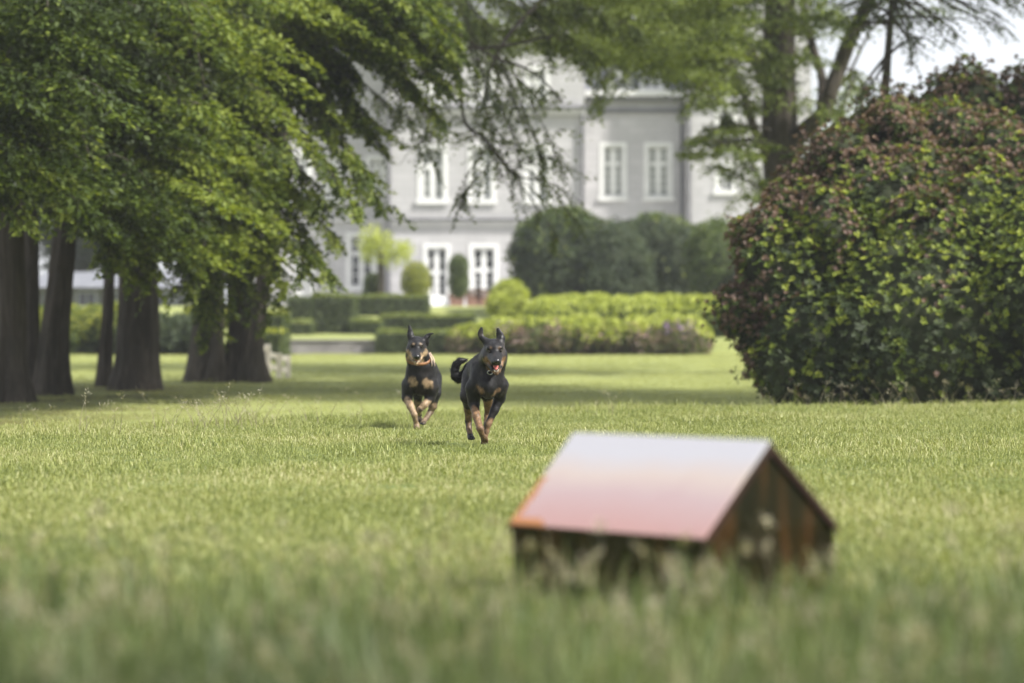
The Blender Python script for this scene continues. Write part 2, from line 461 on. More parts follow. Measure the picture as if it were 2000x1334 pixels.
M['trim'] = simple("trim_stone", (0.50, 0.49, 0.50), (0.60, 0.59, 0.59), 1.5, 0.8, bscale=14)
M['whitewash'] = simple("painted_render", (0.62, 0.61, 0.62), (0.74, 0.73, 0.73), 0.8, 0.8, bscale=10)
M['winpaint'] = simple("window_paint", (0.64, 0.64, 0.63), (0.74, 0.74, 0.73), 2, 0.5)
M['slate'] = simple("roof_slate", (0.13, 0.135, 0.155), (0.21, 0.215, 0.235), 2.5, 0.6, bscale=9)
M['lead'] = simple("lead_grey", (0.10, 0.10, 0.11), (0.16, 0.16, 0.17), 2, 0.6)
m, nt, out = new_mat("dark_pane"); bsdf(nt, out, ramp(nt, tex_noise(nt, 1.3, 2), [(0.35, (0.012, 0.013, 0.016)), (0.7, (0.05, 0.055, 0.06))]), 0.05, 0.7); M['glass'] = m
m, nt, out = new_mat("pale_pane"); bsdf(nt, out, ramp(nt, tex_noise(nt, 1.3, 2), [(0.35, (0.27, 0.28, 0.27)), (0.7, (0.40, 0.41, 0.40))]), 0.08, 0.8); M['glass_pale'] = m
M['kerbstone'] = simple("garden_wall_stone", (0.20, 0.185, 0.195), (0.31, 0.29, 0.30), 2.2, 0.85, bscale=12)
M['wood_pale'] = simple("weathered_pale_wood", (0.55, 0.50, 0.43), (0.72, 0.67, 0.60), 6, 0.75, bscale=30)

# ------------------------------------------------------------------ mansion
DM = 124.0
TZ = 1.62
man = empty("mansion", (W(950, DM), DM, TZ), "large grey stone country house with white cross windows behind the hedges", "mansion")

def wall_holes(x0, x1, z0, z1, y, holes, thick=0.45, name="wall", mat_=None):
    """front sheet with real openings and reveals; side returns; holes (xa,xb,za,zb)"""
    b = MB()
    xsb = sorted({x0, x1, *[h[0] for h in holes], *[h[1] for h in holes]})
    zsb = sorted({z0, z1, *[h[2] for h in holes], *[h[3] for h in holes]})
    for i in range(len(xsb)-1):
        for j in range(len(zsb)-1):
            cx = (xsb[i]+xsb[i+1])/2; cz = (zsb[j]+zsb[j+1])/2
            if any(h[0] < cx < h[1] and h[2] < cz < h[3] for h in holes): continue
            b.poly([(xsb[i], y, zsb[j]), (xsb[i+1], y, zsb[j]), (xsb[i+1], y, zsb[j+1]), (xsb[i], y, zsb[j+1])])
    for xa, xb, za, zb in holes:
        b.poly([(xa, y, za), (xa, y+thick, za), (xa, y+thick, zb), (xa, y, zb)])
        b.poly([(xb, y, za), (xb, y, zb), (xb, y+thick, zb), (xb, y+thick, za)])
        b.poly([(xa, y, zb), (xa, y+thick, zb), (xb, y+thick, zb), (xb, y, zb)])
        b.poly([(xa, y, za), (xb, y, za), (xb, y+thick, za), (xa, y+thick, za)])
    D = 9.0
    b.poly([(x0, y, z0), (x0, y, z1), (x0, y+D, z1), (x0, y+D, z0)])
    b.poly([(x1, y, z0), (x1, y+D, z0), (x1, y+D, z1), (x1, y, z1)])
    b.poly([(x0, y+D, z0), (x0, y+D, z1), (x1, y+D, z1), (x1, y+D, z0)])
    b.poly([(x0, y, z1), (x1, y, z1), (x1, y+D, z1), (x0, y+D, z1)])
    return b.build(name, mat_ or M['stone'], man)

def window(h, y, cross=True, bars=2, pale=True, name="window", cols=2, tr=0.34, label=None, root=None):
    """h hole; builds stone surround + frame as window, each light a pane"""
    xa, xb, za, zb = h; root = root or man
    b = MB(); s = 0.17
    f0 = y-0.03
    b.box(xa-s, xa, f0, y+0.12, za, zb+s); b.box(xb, xb+s, f0, y+0.12, za, zb+s)
    b.box(xa, xb, f0, y+0.12, zb, zb+s)
    b.box(xa-s-0.06, xb+s+0.06, y-0.12, y+0.10, za-0.18, za-0.003)
    fy0, fy1 = y+0.14, y+0.24
    fw = 0.09
    w = xb-xa; hh = zb-za
    b.box(xa, xa+fw, fy0, fy1, za, zb); b.box(xb-fw, xb, fy0, fy1, za, zb)
    b.box(xa+fw, xb-fw, fy0, fy1, zb-fw, zb); b.box(xa+fw, xb-fw, fy0, fy1, za, za+fw)
    mw = 0.11 if cross else 0.06
    zt = zb - hh*tr if cross else None
    cxs = [xa + w*k/cols for k in range(1, cols)]
    for c in cxs: b.box(c-mw, c+mw, fy0-0.03, fy1+.002, za+fw, zb-fw)
    xe = [xa+fw] + sum([[c-mw, c+mw] for c in cxs], []) + [xb-fw]
    if zt: 
        for k in range(cols): b.box(xe[2*k], xe[2*k+1], fy0-0.03, fy1, zt-0.09, zt+0.09)
    zr = [(za+fw, zt-.09), (zt+.09, zb-fw)] if zt else [(za+fw, zb-fw)]
    rects = []
    for k in range(cols):
        for z0, z1 in zr:
            x0, x1 = xe[2*k], xe[2*k+1]
            rects.append((x0, x1, z0, z1))
            nb = bars if (z1-z0) > 0.9 else 1
            for q in range(1, nb+1):
                zz = z0 + (z1-z0)*q/(nb+1)
                b.box(x0, x1, fy0+0.03, fy1-0.01, zz-0.022, zz+0.022)
    wdw = b.build(name, M['winpaint'], root)
    if label: wdw['label'] = label
    for (x0, x1, z0, z1) in rects:
        p = MB().box(x0, x1, fy1-0.035, fy1-0.012, z0, z1).build("pane", M['glass_pale'] if pale else M['glass'], wdw)
    return wdw

def rect(px0, px1, py0, py1, d): return (W(px0, d), W(px1, d), Zz(py1, d), Zz(py0, d))
D0, D1, D2, D3 = 125.4, 124.0, 125.2, 123.8
H = lambda L, d: [rect(*r, d) for r in L]
# left recessed wing
h0 = H([(574, 600, 306, 388), (722, 746, 312, 372), (588, 606, 530, 585), (684, 728, 462, 560), (640, 662, 306, 388), (574, 600, 150, 214), (650, 676, 150, 214)], D0)
wall_holes(W(470, D0), W(760, D0), TZ-.4, Zz(110, D0), D0, h0)
for i, h in enumerate(h0): window(h, D0, pale=False, bars=2)
# central block
h1 = H([(824, 866, 290, 390), (922, 960, 290, 390), (1030, 1068, 290, 390), (926, 960, 138, 198), (1034, 1066, 138, 198), (826, 860, 138, 198),
        (834, 872, 484, 598), (924, 966, 484, 588)], D1)
wall_holes(W(757, D1), W(1142, D1), TZ-.4, Zz(60, D1), D1, h1)
for i, h in enumerate(h1):
    window(h, D1, pale=(i < 3), bars=3 if i > 5 else 2, name="window" if i < 6 else "french_door", tr=0.36 if i < 6 else 0.42)
# recessed bay
h2 = H([(1179, 1216, 286, 384), (1266, 1306, 286, 384)], D2)
wall_holes(W(1142, D2)+.01, W(1342, D2)-.01, TZ-.4, Zz(196, D2), D2, h2)
for h in h2: window(h, D2, bars=3)
# right tower
h3 = H([(1404, 1430, 326, 372), (1404, 1432, 216, 262), (1400, 1426, 62, 102), (1500, 1526, 216, 262), (1500, 1526, 326, 372)], D3)
wall_holes(W(1342, D3), W(1585, D3), TZ-.4, Zz(-60, D3), D3, h3)
for h in h3: window(h, D3, cross=False, bars=1, pale=False)
# cornices and string courses
def course(px0, px1, py0, py1, d, proj, m_='trim', name="string_course"):
    MB().box(W(px0, d), W(px1, d), d-proj, d+0.02, Zz(py1, d), Zz(py0, d)).build(name, M[m_], man)
course(753, 1146, 427, 432, D1, .22, 'lead'); course(757, 1142, 432, 441, D1, .10)
course(470, 752, 427, 433, D0, .12)
course(753, 1146, 208, 214, D1, .35, 'lead', "cornice"); course(755, 1144, 214, 224, D1, .2, name="cornice")
course(1143, 1341, 178, 189, D2, .42, 'winpaint', "cornice"); course(1143, 1341, 189, 197, D2, .30, 'lead', "cornice"); course(1143, 1341, 213, 220, D2, .14, 'lead')
course(1338, 1590, 196, 202, D3, .2); course(1338, 1590, 292, 296, D3, .12)
course(752, 1147, 54, 64, D1, .4, name="cornice")
course(757, 1142, 592, 604, D1, .12, name="plinth"); course(1342, 1585, 592, 604, D3, .12, name="plinth")
# down pipes
for px, d, y0, y1 in ((760, D1, 214, 600), (1137, D1, 214, 430), (1331, D2, 200, 600), (1346, D3, 60, 600)):
    MB().tube([(W(px, d), d-.12, Zz(y1, d)), (W(px, d), d-.12, Zz(y0, d))], [.07, .07], 8).build("downpipe", M['lead'], man)
# slate roofs
def hip(x0, x1, y0, y1, z0, z1, inset, name="roof"):
    b = MB()
    v = [(x0,y0,z0),(x1,y0,z0),(x1,y1,z0),(x0,y1,z0),(x0+inset,(y0+y1)/2-.5,z1),(x1-inset,(y0+y1)/2-.5,z1),(x1-inset,(y0+y1)/2+.5,z1),(x0+inset,(y0+y1)/2+.5,z1)]
    b.poly(v, [(0,1,5,4),(1,2,6,5),(2,3,7,6),(3,0,4,7),(4,5,6,7)])
    return b.build(name, M['slate'], man)
hip(W(757, D1)-.2, W(1142, D1)+.2, D1-.3, D1+9, Zz(54, D1), Zz(-90, D1), 2.5)
r2 = hip(W(1142, D2)-1, W(1342, D2)+1, D2+.2, D2+8.8, Zz(178, D2)-.1, Zz(-10, D2), .6)
hip(W(470, D0)-.2, W(760, D0)+.1, D0-.2, D0+9, Zz(110, D0), Zz(0, D0), 2)
# dormers over the recessed bay
for a, b_ in ((1190, 1232), (1252, 1294)):
    d = D2+.35
    h = rect(a+6, b_-6, 144, 174, d)
    MB().box(W(a, d), W(b_, d), d+.13, d+2.4, Zz(180, d), Zz(136, d)).build("dormer", M['winpaint'], man)
    window(h, d-.12, cross=False, bars=1, pale=False)
for px in (800, 1100):
    c = MB(); x = W(px, D1)
    c.box(x-.9, x+.9, D1+3.6, D1+4.8, Zz(-20, D1), Zz(-150, D1)); c.box(x-1.0, x+1.0, D1+3.5, D1+4.9, Zz(-150, D1), Zz(-160, D1))
    c.build("chimney", M['stone'], man)
# front steps
st = empty("steps", (W(852, 121), 121, TZ), "white stone steps with low cheek walls below the left french door", "steps")
for k in range(5):
    MB().box(W(838, 122)-.0, W(878, 122), 120.2+.45*k, 120.2+.45*(k+1)-.002, TZ-.1, TZ+.11*(k+1)-.05).build("step", M['winpaint'], st)
b = MB()
for s_ in (W(832, 122), W(880, 122)-.02):
    b.poly([(s_, 119.4, TZ-.1), (s_+.2, 119.4, TZ-.1), (s_+.2, 123.4, TZ-.1), (s_, 123.4, TZ-.1), (s_, 119.4, TZ+.15), (s_+.2, 119.4, TZ+.15), (s_+.2, 123.4, TZ+.9), (s_, 123.4, TZ+.9)],
           [(0,3,2,1),(4,5,6,7),(0,1,5,4),(1,2,6,5),(2,3,7,6),(3,0,4,7)])
b.build("cheek_wall", M['winpaint'], st)
# terracotta flower tubs by the house
M['terracotta'] = simple("terracotta", (0.20, 0.11, 0.08), (0.30, 0.18, 0.13), 5, 0.8)
M['brownbed'] = simple("dark_bed", (0.10, 0.07, 0.06), (0.16, 0.12, 0.10), 5, 0.9)

# grey outbuilding at the left
OB = 116.0
ob = empty("outbuilding", (W(220, OB), OB, TZ), "low blue grey outbuilding glimpsed between the left tree trunks", "building")
wl = MB().box(W(40, OB), W(395, OB), OB, OB+6, TZ-.6, Zz(560, OB))
o = wl.build("wall", M['lead'], ob)
rb = MB(); x0, x1, z0, z1 = W(30, OB), W(405, OB), Zz(562, OB), Zz(528, OB)
rb.poly([(x0, OB-.5, z0), (x1, OB-.5, z0), (x1, OB+6.5, z0), (x0, OB+6.5, z0), (x0+.8, OB+3, z1), (x1-.8, OB+3, z1)], [(0,1,5,4),(1,2,5),(2,3,4,5),(3,0,4),(0,3,2,1)])
rb.build("roof", M['slate'], ob)
M['bluegrey'] = simple("blue_grey_render", (0.27, 0.28, 0.33), (0.36, 0.37, 0.42), 1.5, 0.8)
for a, b_ in ((150, 190), (215, 240), (300, 335), (342, 372)):
    h = rect(a, b_, 568, 606, OB)
    w_ = MB().box(h[0], h[1], OB-.05, OB+.01, h[2], h[3]).build("window", M['bluegrey'], ob)
    MB().box(h[0]+.1, (h[0]+h[1])/2-.03, OB-.07, OB-.052, h[2]+.1, h[3]-.1).build("pane", M['glass'], w_)
    MB().box((h[0]+h[1])/2+.03, h[1]-.1, OB-.07, OB-.052, h[2]+.1, h[3]-.1).build("pane", M['glass'], w_)

# ------------------------------------------------------------------ retaining wall
rw = empty("retaining_wall", (W(640, 92), 92, 0), "low grey stone retaining wall with coping at the far edge of the lawn", "wall")
xw0, xw1 = W(540, 91.9), W(738, 91.9)
MB().box(xw0, xw1, 92.0, 92.45, -.15, .40).build("core", M['kerbstone'], rw)
bw = .62; base_b = MB().box(-.5, .5, -.5, .5, -.5, .5).mesh("stone_block"); base_b.materials.append(M['kerbstone'])
rr = np.random.default_rng(3)
for row in range(3):
    x = xw0 - (0.3 if row % 2 else 0)
    while x < xw1:
        wd = bw*rr.uniform(.8, 1.2); xa, xb = max(x, xw0), min(x+wd, xw1)
        if xb-xa > .08:
            o = bpy.data.objects.new("stone_block", base_b); COL.objects.link(o); o.parent = rw
            o.location = ((xa+xb)/2-rw.location.x, 91.97-rw.location.y+rr.uniform(-.012, .012), .0+.13*row+.05)
            o.scale = (xb-xa-.012, .1, .118)
        x += wd
n = 12
for i in range(n):
    o = bpy.data.objects.new("coping_stone", base_b); COL.objects.link(o); o.parent = rw
    L_ = (xw1-xw0)/n
    o.location = (xw0+L_*(i+.5)-rw.location.x, 92.18-rw.location.y, .43); o.scale = (L_-.012, .6, .05)

# wooden rail fence beside the left trees
fd = 58.0
fz = float(gz(W(530, fd), fd))
fe = empty("rail_fence", (W(530, fd), fd, fz), "short pale wooden post and rail fence beside the rightmost left-hand trunk", "fence")
def fp(px, dd): return (W(px, dd), dd)
posts = [(502, 53.0, 672, 744, .06), (521, 53.6, 672, 742, .075), (545, 54.2, 690, 742, .055), (562, 54.8, 694, 742, .055), (478, 52.4, 676, 744, .06)]
for px, dd, p0, p1, hw in posts:
    dd += 4.2; x = W(px, dd); zb = float(gz(x, dd))-.1; zt = Zz(p0, dd)
    o = MB().box(x-hw, x+hw, dd-hw, dd+hw, zb, zt).build("post", M['wood_pale'], fe, bevel=.012)
for (a, b_, pa_, pb_) in ((470, 528, 682, 680), (470, 524, 710, 712), (521, 564, 690, 702), (521, 564, 714, 724)):
    da = 56.4+(a-470)*.028; db = 56.4+(b_-470)*.028
    A = P(a, pa_, da+.0); B = P(b_, pb_, db+.0)
    A[1] -= .09; B[1] -= .09
    rb = MB(); hz = .05
    rb.poly([A+np.array([0,-.02,-hz]), B+np.array([0,-.02,-hz]), B+np.array([0,.02,-hz]), A+np.array([0,.02,-hz]), A+np.array([0,-.02,hz]), B+np.array([0,-.02,hz]), B+np.array([0,.02,hz]), A+np.array([0,.02,hz])],
            [(0,3,2,1),(4,5,6,7),(0,1,5,4),(1,2,6,5),(2,3,7,6),(3,0,4,7)])
    rb.build("rail", M['wood_pale'], fe)

# ------------------------------------------------------------------ foliage tools
def unit(v): return v/np.maximum(np.linalg.norm(v, axis=-1, keepdims=True), 1e-9)
def leaves(Pp, Dd, Nn, L, Wd, t, fold=.25):
    """rhombic folded leaves, two triangles"""
    Dd = unit(Dd); side = unit(np.cross(Dd, Nn)); Nn = np.cross(side, Dd)
    L = np.broadcast_to(L, len(Pp))[:, None]; Wd = np.broadcast_to(Wd, len(Pp))[:, None]
    m_ = Pp + Dd*L*.45
    V = np.stack([Pp, m_+side*Wd/2+Nn*Wd*fold, Pp+Dd*L, m_-side*Wd/2+Nn*Wd*fold], 1).reshape(-1, 3)
    o = np.arange(len(Pp))[:, None]*4
    F = np.concatenate([np.stack([o, o+1, o+2], 2), np.stack([o, o+2, o+3], 2)], 1).reshape(-1, 3)
    return V, F, np.repeat(t, 4)

def rdir(rg, n): return unit(rg.normal(size=(n, 3)))

def blob_leaves(rg, lumps, n, L, Wd, tr=(0, 1), depth=.25, updroop=0.3, wob=.12, top=None):
    """leaves over the surface shell of a union of ellipsoids (c, r)"""
    C = np.array([l[0] for l in lumps], float); R = np.array([l[1] for l in lumps], float)
    area = (R[:, 0]*R[:, 1]+R[:, 0]*R[:, 2]+R[:, 1]*R[:, 2]); k = rg.choice(len(lumps), n, p=area/area.sum())
    u = rdir(rg, n)
    rad = 1 - depth*rg.uniform(0, 1, n)**1.6 + wob*rg.normal(0, .5, n)
    p = C[k] + u*R[k]*rad[:, None]
    q = (p[:, None, :]-C[None])/R[None]
    inside = ((q**2).sum(2) < (1-depth*1.1)**2)
    inside[np.arange(n), k] = False
    keep = ~inside.any(1) & (p[:, 2] > gz(p[:, 0], p[:, 1])+.01)
    p = p[keep]; u = unit(u[keep]/R[k[keep]]); m_ = len(p)
    d = unit(u*.6 + rdir(rg, m_)*.9 + np.array([0, 0, updroop]))
    nn = unit(u*.8 + rdir(rg, m_)*.7 + np.array([0, 0, .5]))
    t = rg.uniform(tr[0], tr[1], m_)
    return leaves(p, d, nn, L*rg.uniform(.6, 1.3, m_), Wd*rg.uniform(.7, 1.2, m_), t)

def core_blob(lumps, scale=.8):
    b = MB()
    for c, r in lumps:
        n0 = len(b.v); nu, nv = 14, 9
        for j in range(nv+1):
            th = math.pi*j/nv
            for i in range(nu):
                ph = 2*math.pi*i/nu
                v = Vector((math.sin(th)*math.cos(ph), math.sin(th)*math.sin(ph), math.cos(th)))
                k = scale*(1+.12*mnoise.noise(v*2.3+Vector(c)))
                b.v.append((c[0]+v.x*r[0]*k, c[1]+v.y*r[1]*k, c[2]+v.z*r[2]*k))
        for j in range(nv):
            for i in range(nu):
                a = n0+j*nu+i; a2 = n0+j*nu+(i+1) % nu
                b.f.append((a, a+nu, a2+nu, a2))
    return b

greens = {
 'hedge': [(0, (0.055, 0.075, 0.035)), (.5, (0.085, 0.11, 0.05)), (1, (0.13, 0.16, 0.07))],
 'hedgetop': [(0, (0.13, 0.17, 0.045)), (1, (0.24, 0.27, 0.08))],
 'yellow': [(0, (0.15, 0.18, 0.03)), (.5, (0.27, 0.30, 0.045)), (1, (0.42, 0.42, 0.08))],
 'lime': [(0, (0.24, 0.28, 0.05)), (.5, (0.38, 0.43, 0.08)), (1, (0.52, 0.56, 0.14))],
 'dark': [(0, (0.034, 0.05, 0.028)), (.5, (0.062, 0.085, 0.048)), (1, (0.12, 0.15, 0.085))],
 'mid': [(0, (0.05, 0.08, 0.02)), (.5, (0.09, 0.13, 0.035)), (1, (0.16, 0.20, 0.06))],
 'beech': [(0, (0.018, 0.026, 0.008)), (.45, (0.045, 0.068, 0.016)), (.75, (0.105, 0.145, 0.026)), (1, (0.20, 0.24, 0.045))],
 'olive': [(0, (0.045, 0.065, 0.02)), (.5, (0.09, 0.12, 0.032)), (1, (0.17, 0.21, 0.05))],
 'bronze': [(0, (0.07, 0.045, 0.032)), (.5, (0.145, 0.09, 0.065)), (1, (0.23, 0.155, 0.115))],
 'brown_pink': [(0, (0.12, 0.085, 0.065)), (.5, (0.20, 0.14, 0.12)), (1, (0.29, 0.21, 0.19))],
 'pink': [(0, (0.38, 0.22, 0.27)), (.6, (0.52, 0.34, 0.38)), (1, (0.55, 0.42, 0.42))],
 'purple': [(0, (0.30, 0.17, 0.42)), (1, (0.47, 0.32, 0.60))],
}
for k_, v_ in greens.items():
    M[k_] = leaf_mat(k_ + "_leaf", v_, transl=.4 if k_ == 'beech' else .3, rough=.55, spec=.2, world_scale=.9, world_amt=.3)
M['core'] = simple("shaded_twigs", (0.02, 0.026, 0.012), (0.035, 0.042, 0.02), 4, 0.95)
M['core_y'] = simple("yellow_twigs", (0.08, 0.09, 0.02), (0.12, 0.13, 0.03), 4, 0.95)

def bush(name, lumps, n, L, m_, label, cat, group=None, stem=None, depth=.25, core='core', extra=None, wob=.12, seed=0, coresc=.8):
    rg = np.random.default_rng(100+seed)
    c = lumps[0][0]
    root = empty(name, (c[0], c[1], float(gz(c[0], c[1]))), label, cat, group)
    tri_obj("foliage", [blob_leaves(rg, lumps, n, L, L*.5, depth=depth, wob=wob)], M[m_], True, root, 'stuff')
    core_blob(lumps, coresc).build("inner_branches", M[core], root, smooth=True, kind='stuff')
    if stem:
        x, y = stem[:2]; z = float(gz(x, y))
        MB().tube([(x, y, z-.1), (x+.03, y, z+stem[2]*.5), (x, y, z+stem[2])], [stem[3]*1.2, stem[3], stem[3]*.8], 8).build("trunk", M['bark'], root, smooth=True)
    for (mm, nn, LL, lim) in (extra or []):
        V, F, T = blob_leaves(rg, lumps, nn, LL, LL*.8, depth=-.05, wob=.04)
        q = V.reshape(-1, 4, 3); kk = lim(q[:, 0, 0], q[:, 0, 1], q[:, 0, 2])
        q = q[kk]; o = np.arange(len(q))[:, None]*4
        F = np.concatenate([np.stack([o, o+1, o+2], 2), np.stack([o, o+2, o+3], 2)], 1).reshape(-1, 3)
        tri_obj("blossom_or_paler_leaves", [(q.reshape(-1, 3), F, T.reshape(-1, 4)[kk].ravel())], M[mm], True, root, 'stuff')
    return root

# bark
m, nt, out = new_mat("grey_bark")
tc = nt.nodes.new("ShaderNodeTexCoord"); mp = nt.nodes.new("ShaderNodeMapping"); mp.inputs['Scale'].default_value = (5, 5, .7)
nt.links.new(tc.outputs['Object'], mp.inputs[0])
f = tex_noise(nt, 2.2, 7, mp.outputs[0], .65)
f2 = tex_noise(nt, 1.1, 4)
cb = mixc(nt, .4, ramp(nt, f, [(.3, (.022, .018, .015)), (.55, (.08, .068, .057)), (.8, (.17, .145, .12))]), ramp(nt, f2, [(.35, (.038, .036, .022)), (.7, (.11, .09, .07))]))
bsdf(nt, out, cb, .9, .15, 0, f, 1.0, .09)
M['bark'] = m

# ------------------------------------------------------------------ clipped hedges
def hedge(px0, px1, py0, py1, d, dep, label, seed, topmat='hedgetop', mat_='hedge', n=None, name="clipped_hedge", zb=None):
    rg = np.random.default_rng(300+seed)
    x0, x1 = W(px0, d), W(px1, d); z1 = Zz(py0, d); z0 = Zz(py1, d) if zb is None else zb
    z0 = min(z0, float(gz((x0+x1)/2, d)))-.05
    root = empty(name, ((x0+x1)/2, d+dep/2, z0), label, "hedge", "clipped garden hedges below the mansion")
    ins = .07
    MB().box(x0+ins, x1-ins, d+ins, d+dep-ins, z0, z1-ins).build("inner_branches", M['core'], root, kind='stuff')
    def face(n, org, u, v, nrm, m_, nm, L=.10):
        a = rg.uniform(0, 1, (n, 2)); p = np.array(org)+a[:, :1]*np.array(u)+a[:, 1:]*np.array(v)+np.array(nrm)*rg.normal(-.03, .03, n)[:, None]
        p[:, 2] += .035*np.sin(p[:, 0]*3.1+seed)
        d_ = unit(np.array(nrm)*.5+rdir(rg, n)*.9); nn = unit(np.array(nrm)+rdir(rg, n)*.7)
        return leaves(p, d_, nn, L*rg.uniform(.6, 1.3, n), L*.5, rg.uniform(0, 1, n))
    dens = 260
    h = z1-z0; w = x1-x0
    fr = [face(int(dens*w*h)+50, (x0, d, z0), (w, 0, 0), (0, 0, h), (0, -1, 0), None, ''),
          face(int(dens*dep*h)+30, (x0, d, z0), (0, dep, 0), (0, 0, h), (-1, 0, 0), None, ''),
          face(int(dens*dep*h)+30, (x1, d, z0), (0, dep, 0), (0, 0, h), (1, 0, 0), None, '')]
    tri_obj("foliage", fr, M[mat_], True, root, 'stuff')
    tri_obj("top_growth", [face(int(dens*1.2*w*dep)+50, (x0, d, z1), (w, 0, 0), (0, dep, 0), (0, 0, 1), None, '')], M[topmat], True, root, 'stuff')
    return root
hedge(560, 614, 582, 640, 104, 3, "dark hedge section left of the tall squared block", 1, 'hedge')
hedge(608, 690, 577, 655, 98, 3, "tall squared hedge block above the grey retaining wall", 2)
hedge(690, 836, 578, 622, 106, 1.6, "long tall hedge running right from the squared block towards the steps", 3)
hedge(553, 610, 628, 656, 97, 1.2, "small low hedge left of the squared block", 4)
hedge(682, 744, 626, 657, 97.5, 2.0, "low hedge just right of the squared block", 5)
hedge(742, 925, 616, 646, 100, 3.0, "middle long low hedge between the far and near rows", 6)
hedge(735, 905, 648, 694, 91.3, 2.4, "nearest low hedge at the right end of the retaining wall", 7, zb=0)
hedge(508, 552, 612, 652, 86, 2.5, "hedge with yellow top just right of the left tree trunks", 8, 'yellow', zb=0)
hedge(500, 548, 648, 690, 76, 2.5, "lower yellow topped hedge behind the rail fence", 9, 'yellow', zb=-.1)
# informal hedge behind the left trees
def lumprow(px0, px1, py_top, py_bot, d, n, jit, rg, ry=1.2, rx=None):
    out = []
    for i in range(n):
        px = px0+(px1-px0)*(i+.5)/n; top = Zz(py_top+rg.uniform(-jit, jit), d); bot = Zz(py_bot, d)
        hw = (W(px1, d)-W(px0, d))/n*(rx or .75)
        out.append(((W(px, d), d+ry+rg.uniform(-.3, .3), (top+bot)/2), (hw, ry, (top-bot)/2)))
    return out
rgb = np.random.default_rng(21)
bush("shrub_border", lumprow(60, 240, 598, 700, 90, 4, 6, rgb), 9000, .16, 'mid', "yellow green shrub border seen between the far left trunks", "shrub", seed=1,
     extra=[('yellow', 5000, .13, lambda x, y, z: z > Zz(650, 90)+rgb.normal(0, .2, len(z)))])
bush("shrub_border", lumprow(235, 400, 612, 700, 88, 4, 5, rgb), 9000, .16, 'dark', "dark green shrub border between the thick trunk and the forked trunks", "shrub", seed=2)
bush("shrub_border", lumprow(360, 470, 590, 640, 96, 3, 8, rgb), 3500, .16, 'yellow', "pale yellow green shrubs behind the middle left trunks", "shrub", seed=3)

# lime heather beds with pink flowers
lum = lumprow(895, 1395, 622, 700, 88, 9, 5, rgb, 2.2, 1.0)
lum[-1] = ((W(1345, 88), 90.2, Zz(668, 88)), (W(1052, 88), 2.0, Zz(616, 88)-Zz(664, 88)))
lum[0] = ((W(918, 88), 90.3, Zz(672, 88)), (W(1048, 88), 1.6, Zz(630, 88)-Zz(664, 88)))
f_lime = lambda x, y, z: z > Zz(648, 88)+.25*np.sin(x*1.7)+rgb.normal(0, .1, len(z))
bush("azalea_bed", lum, 26000, .13, 'olive', "front azalea bed with lime topped growth and faded pink flowers", "shrub", seed=4, core='core',
     extra=[('lime', 26000, .13, f_lime),
            ('pink', 9000, .10, lambda x, y, z: (np.sin(x*2.3)+np.sin(x*5.1+1) > .9-.6*rgb.uniform(0, 1, len(z))) & (z > Zz(672, 88)) & (z < Zz(626, 88))),
            ('brown_pink', 12000, .10, lambda x, y, z: (z < Zz(640, 88))),
            ('purple', 9000, .12, lambda x, y, z: ((np.abs(x-W(1330, 88)) < .45) & (z > Zz(652, 88)) & (z < Zz(628, 88))) | ((np.abs(x-W(985, 88)) < .3) & (z > Zz(652, 88)) & (z < Zz(632, 88))))])
lum2 = lumprow(1050, 1440, 577, 660, 94, 8, 5, rgb, 2.2, 1.0)
bush("lime_shrub_bed", lum2, 12000, .14, 'mid', "upper lime green shrub bed behind the pink flowered one", "shrub", seed=5, extra=[('lime', 24000, .13, lambda x, y, z: z > Zz(612, 94)+rgb.normal(0, .12, len(z)))])
bush("yellow_shrub", [((W(995, 98), 99, Zz(585, 98)), (.62, .6, .62)), ((W(975, 97.5), 98.4, Zz(596, 97.5)), (.4, .4, .35))], 3500, .13, 'lime', "rounded yellow shrub at the left end of the lime beds", "shrub", seed=6, core='core_y')

# big dark shrubs in front of the mansion
def dome(px0, px1, py0, py1, d, rg, n=14, ry=2.5):
    x0, x1 = W(px0, d), W(px1, d); z0, z1 = Zz(py1, d), Zz(py0, d)
    cx, cz = (x0+x1)/2, z0+(z1-z0)*.30; rx, rz = (x1-x0)/2, (z1-z0)*.70
    out = [((cx, d+ry, cz), (rx*.88, ry, rz*.92))]
    for i in range(n):
        a = rg.uniform(0, math.pi*2); e = rg.uniform(-.25, 1.25)
        u = (math.cos(a)*math.cos(e), math.sin(a)*math.cos(e), math.sin(e))
        s = rg.uniform(.22, .36)
        out.append(((cx+u[0]*rx*.72, d+ry+u[1]*ry*.72, cz+u[2]*rz*.76), (rx*s*1.15, ry*s, rz*s*.8)))
    return out
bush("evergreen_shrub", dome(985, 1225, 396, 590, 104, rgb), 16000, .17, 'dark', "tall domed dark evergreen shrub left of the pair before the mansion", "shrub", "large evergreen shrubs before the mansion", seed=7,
     extra=[('hedgetop', 2600, .16, lambda x, y, z: np.sin(x*2.1+z*3)+np.sin(z*4.3-x) > .3), ('mid', 7000, .18, lambda x, y, z: z > Zz(455, 104)+rgb.normal(0, .4, len(z)))])  # paler leaves paint the light on this dome's top and face
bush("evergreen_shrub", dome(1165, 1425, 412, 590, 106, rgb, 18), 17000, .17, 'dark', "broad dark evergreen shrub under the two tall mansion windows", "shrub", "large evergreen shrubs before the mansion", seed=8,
     extra=[('hedgetop', 2600, .16, lambda x, y, z: np.sin(x*2.1+z*3)+np.sin(z*4.3-x) > .4), ('mid', 6000, .18, lambda x, y, z: z > Zz(430, 106)+rgb.normal(0, .3, len(z)))])  # highlights of the broad shrub put into leaf colour
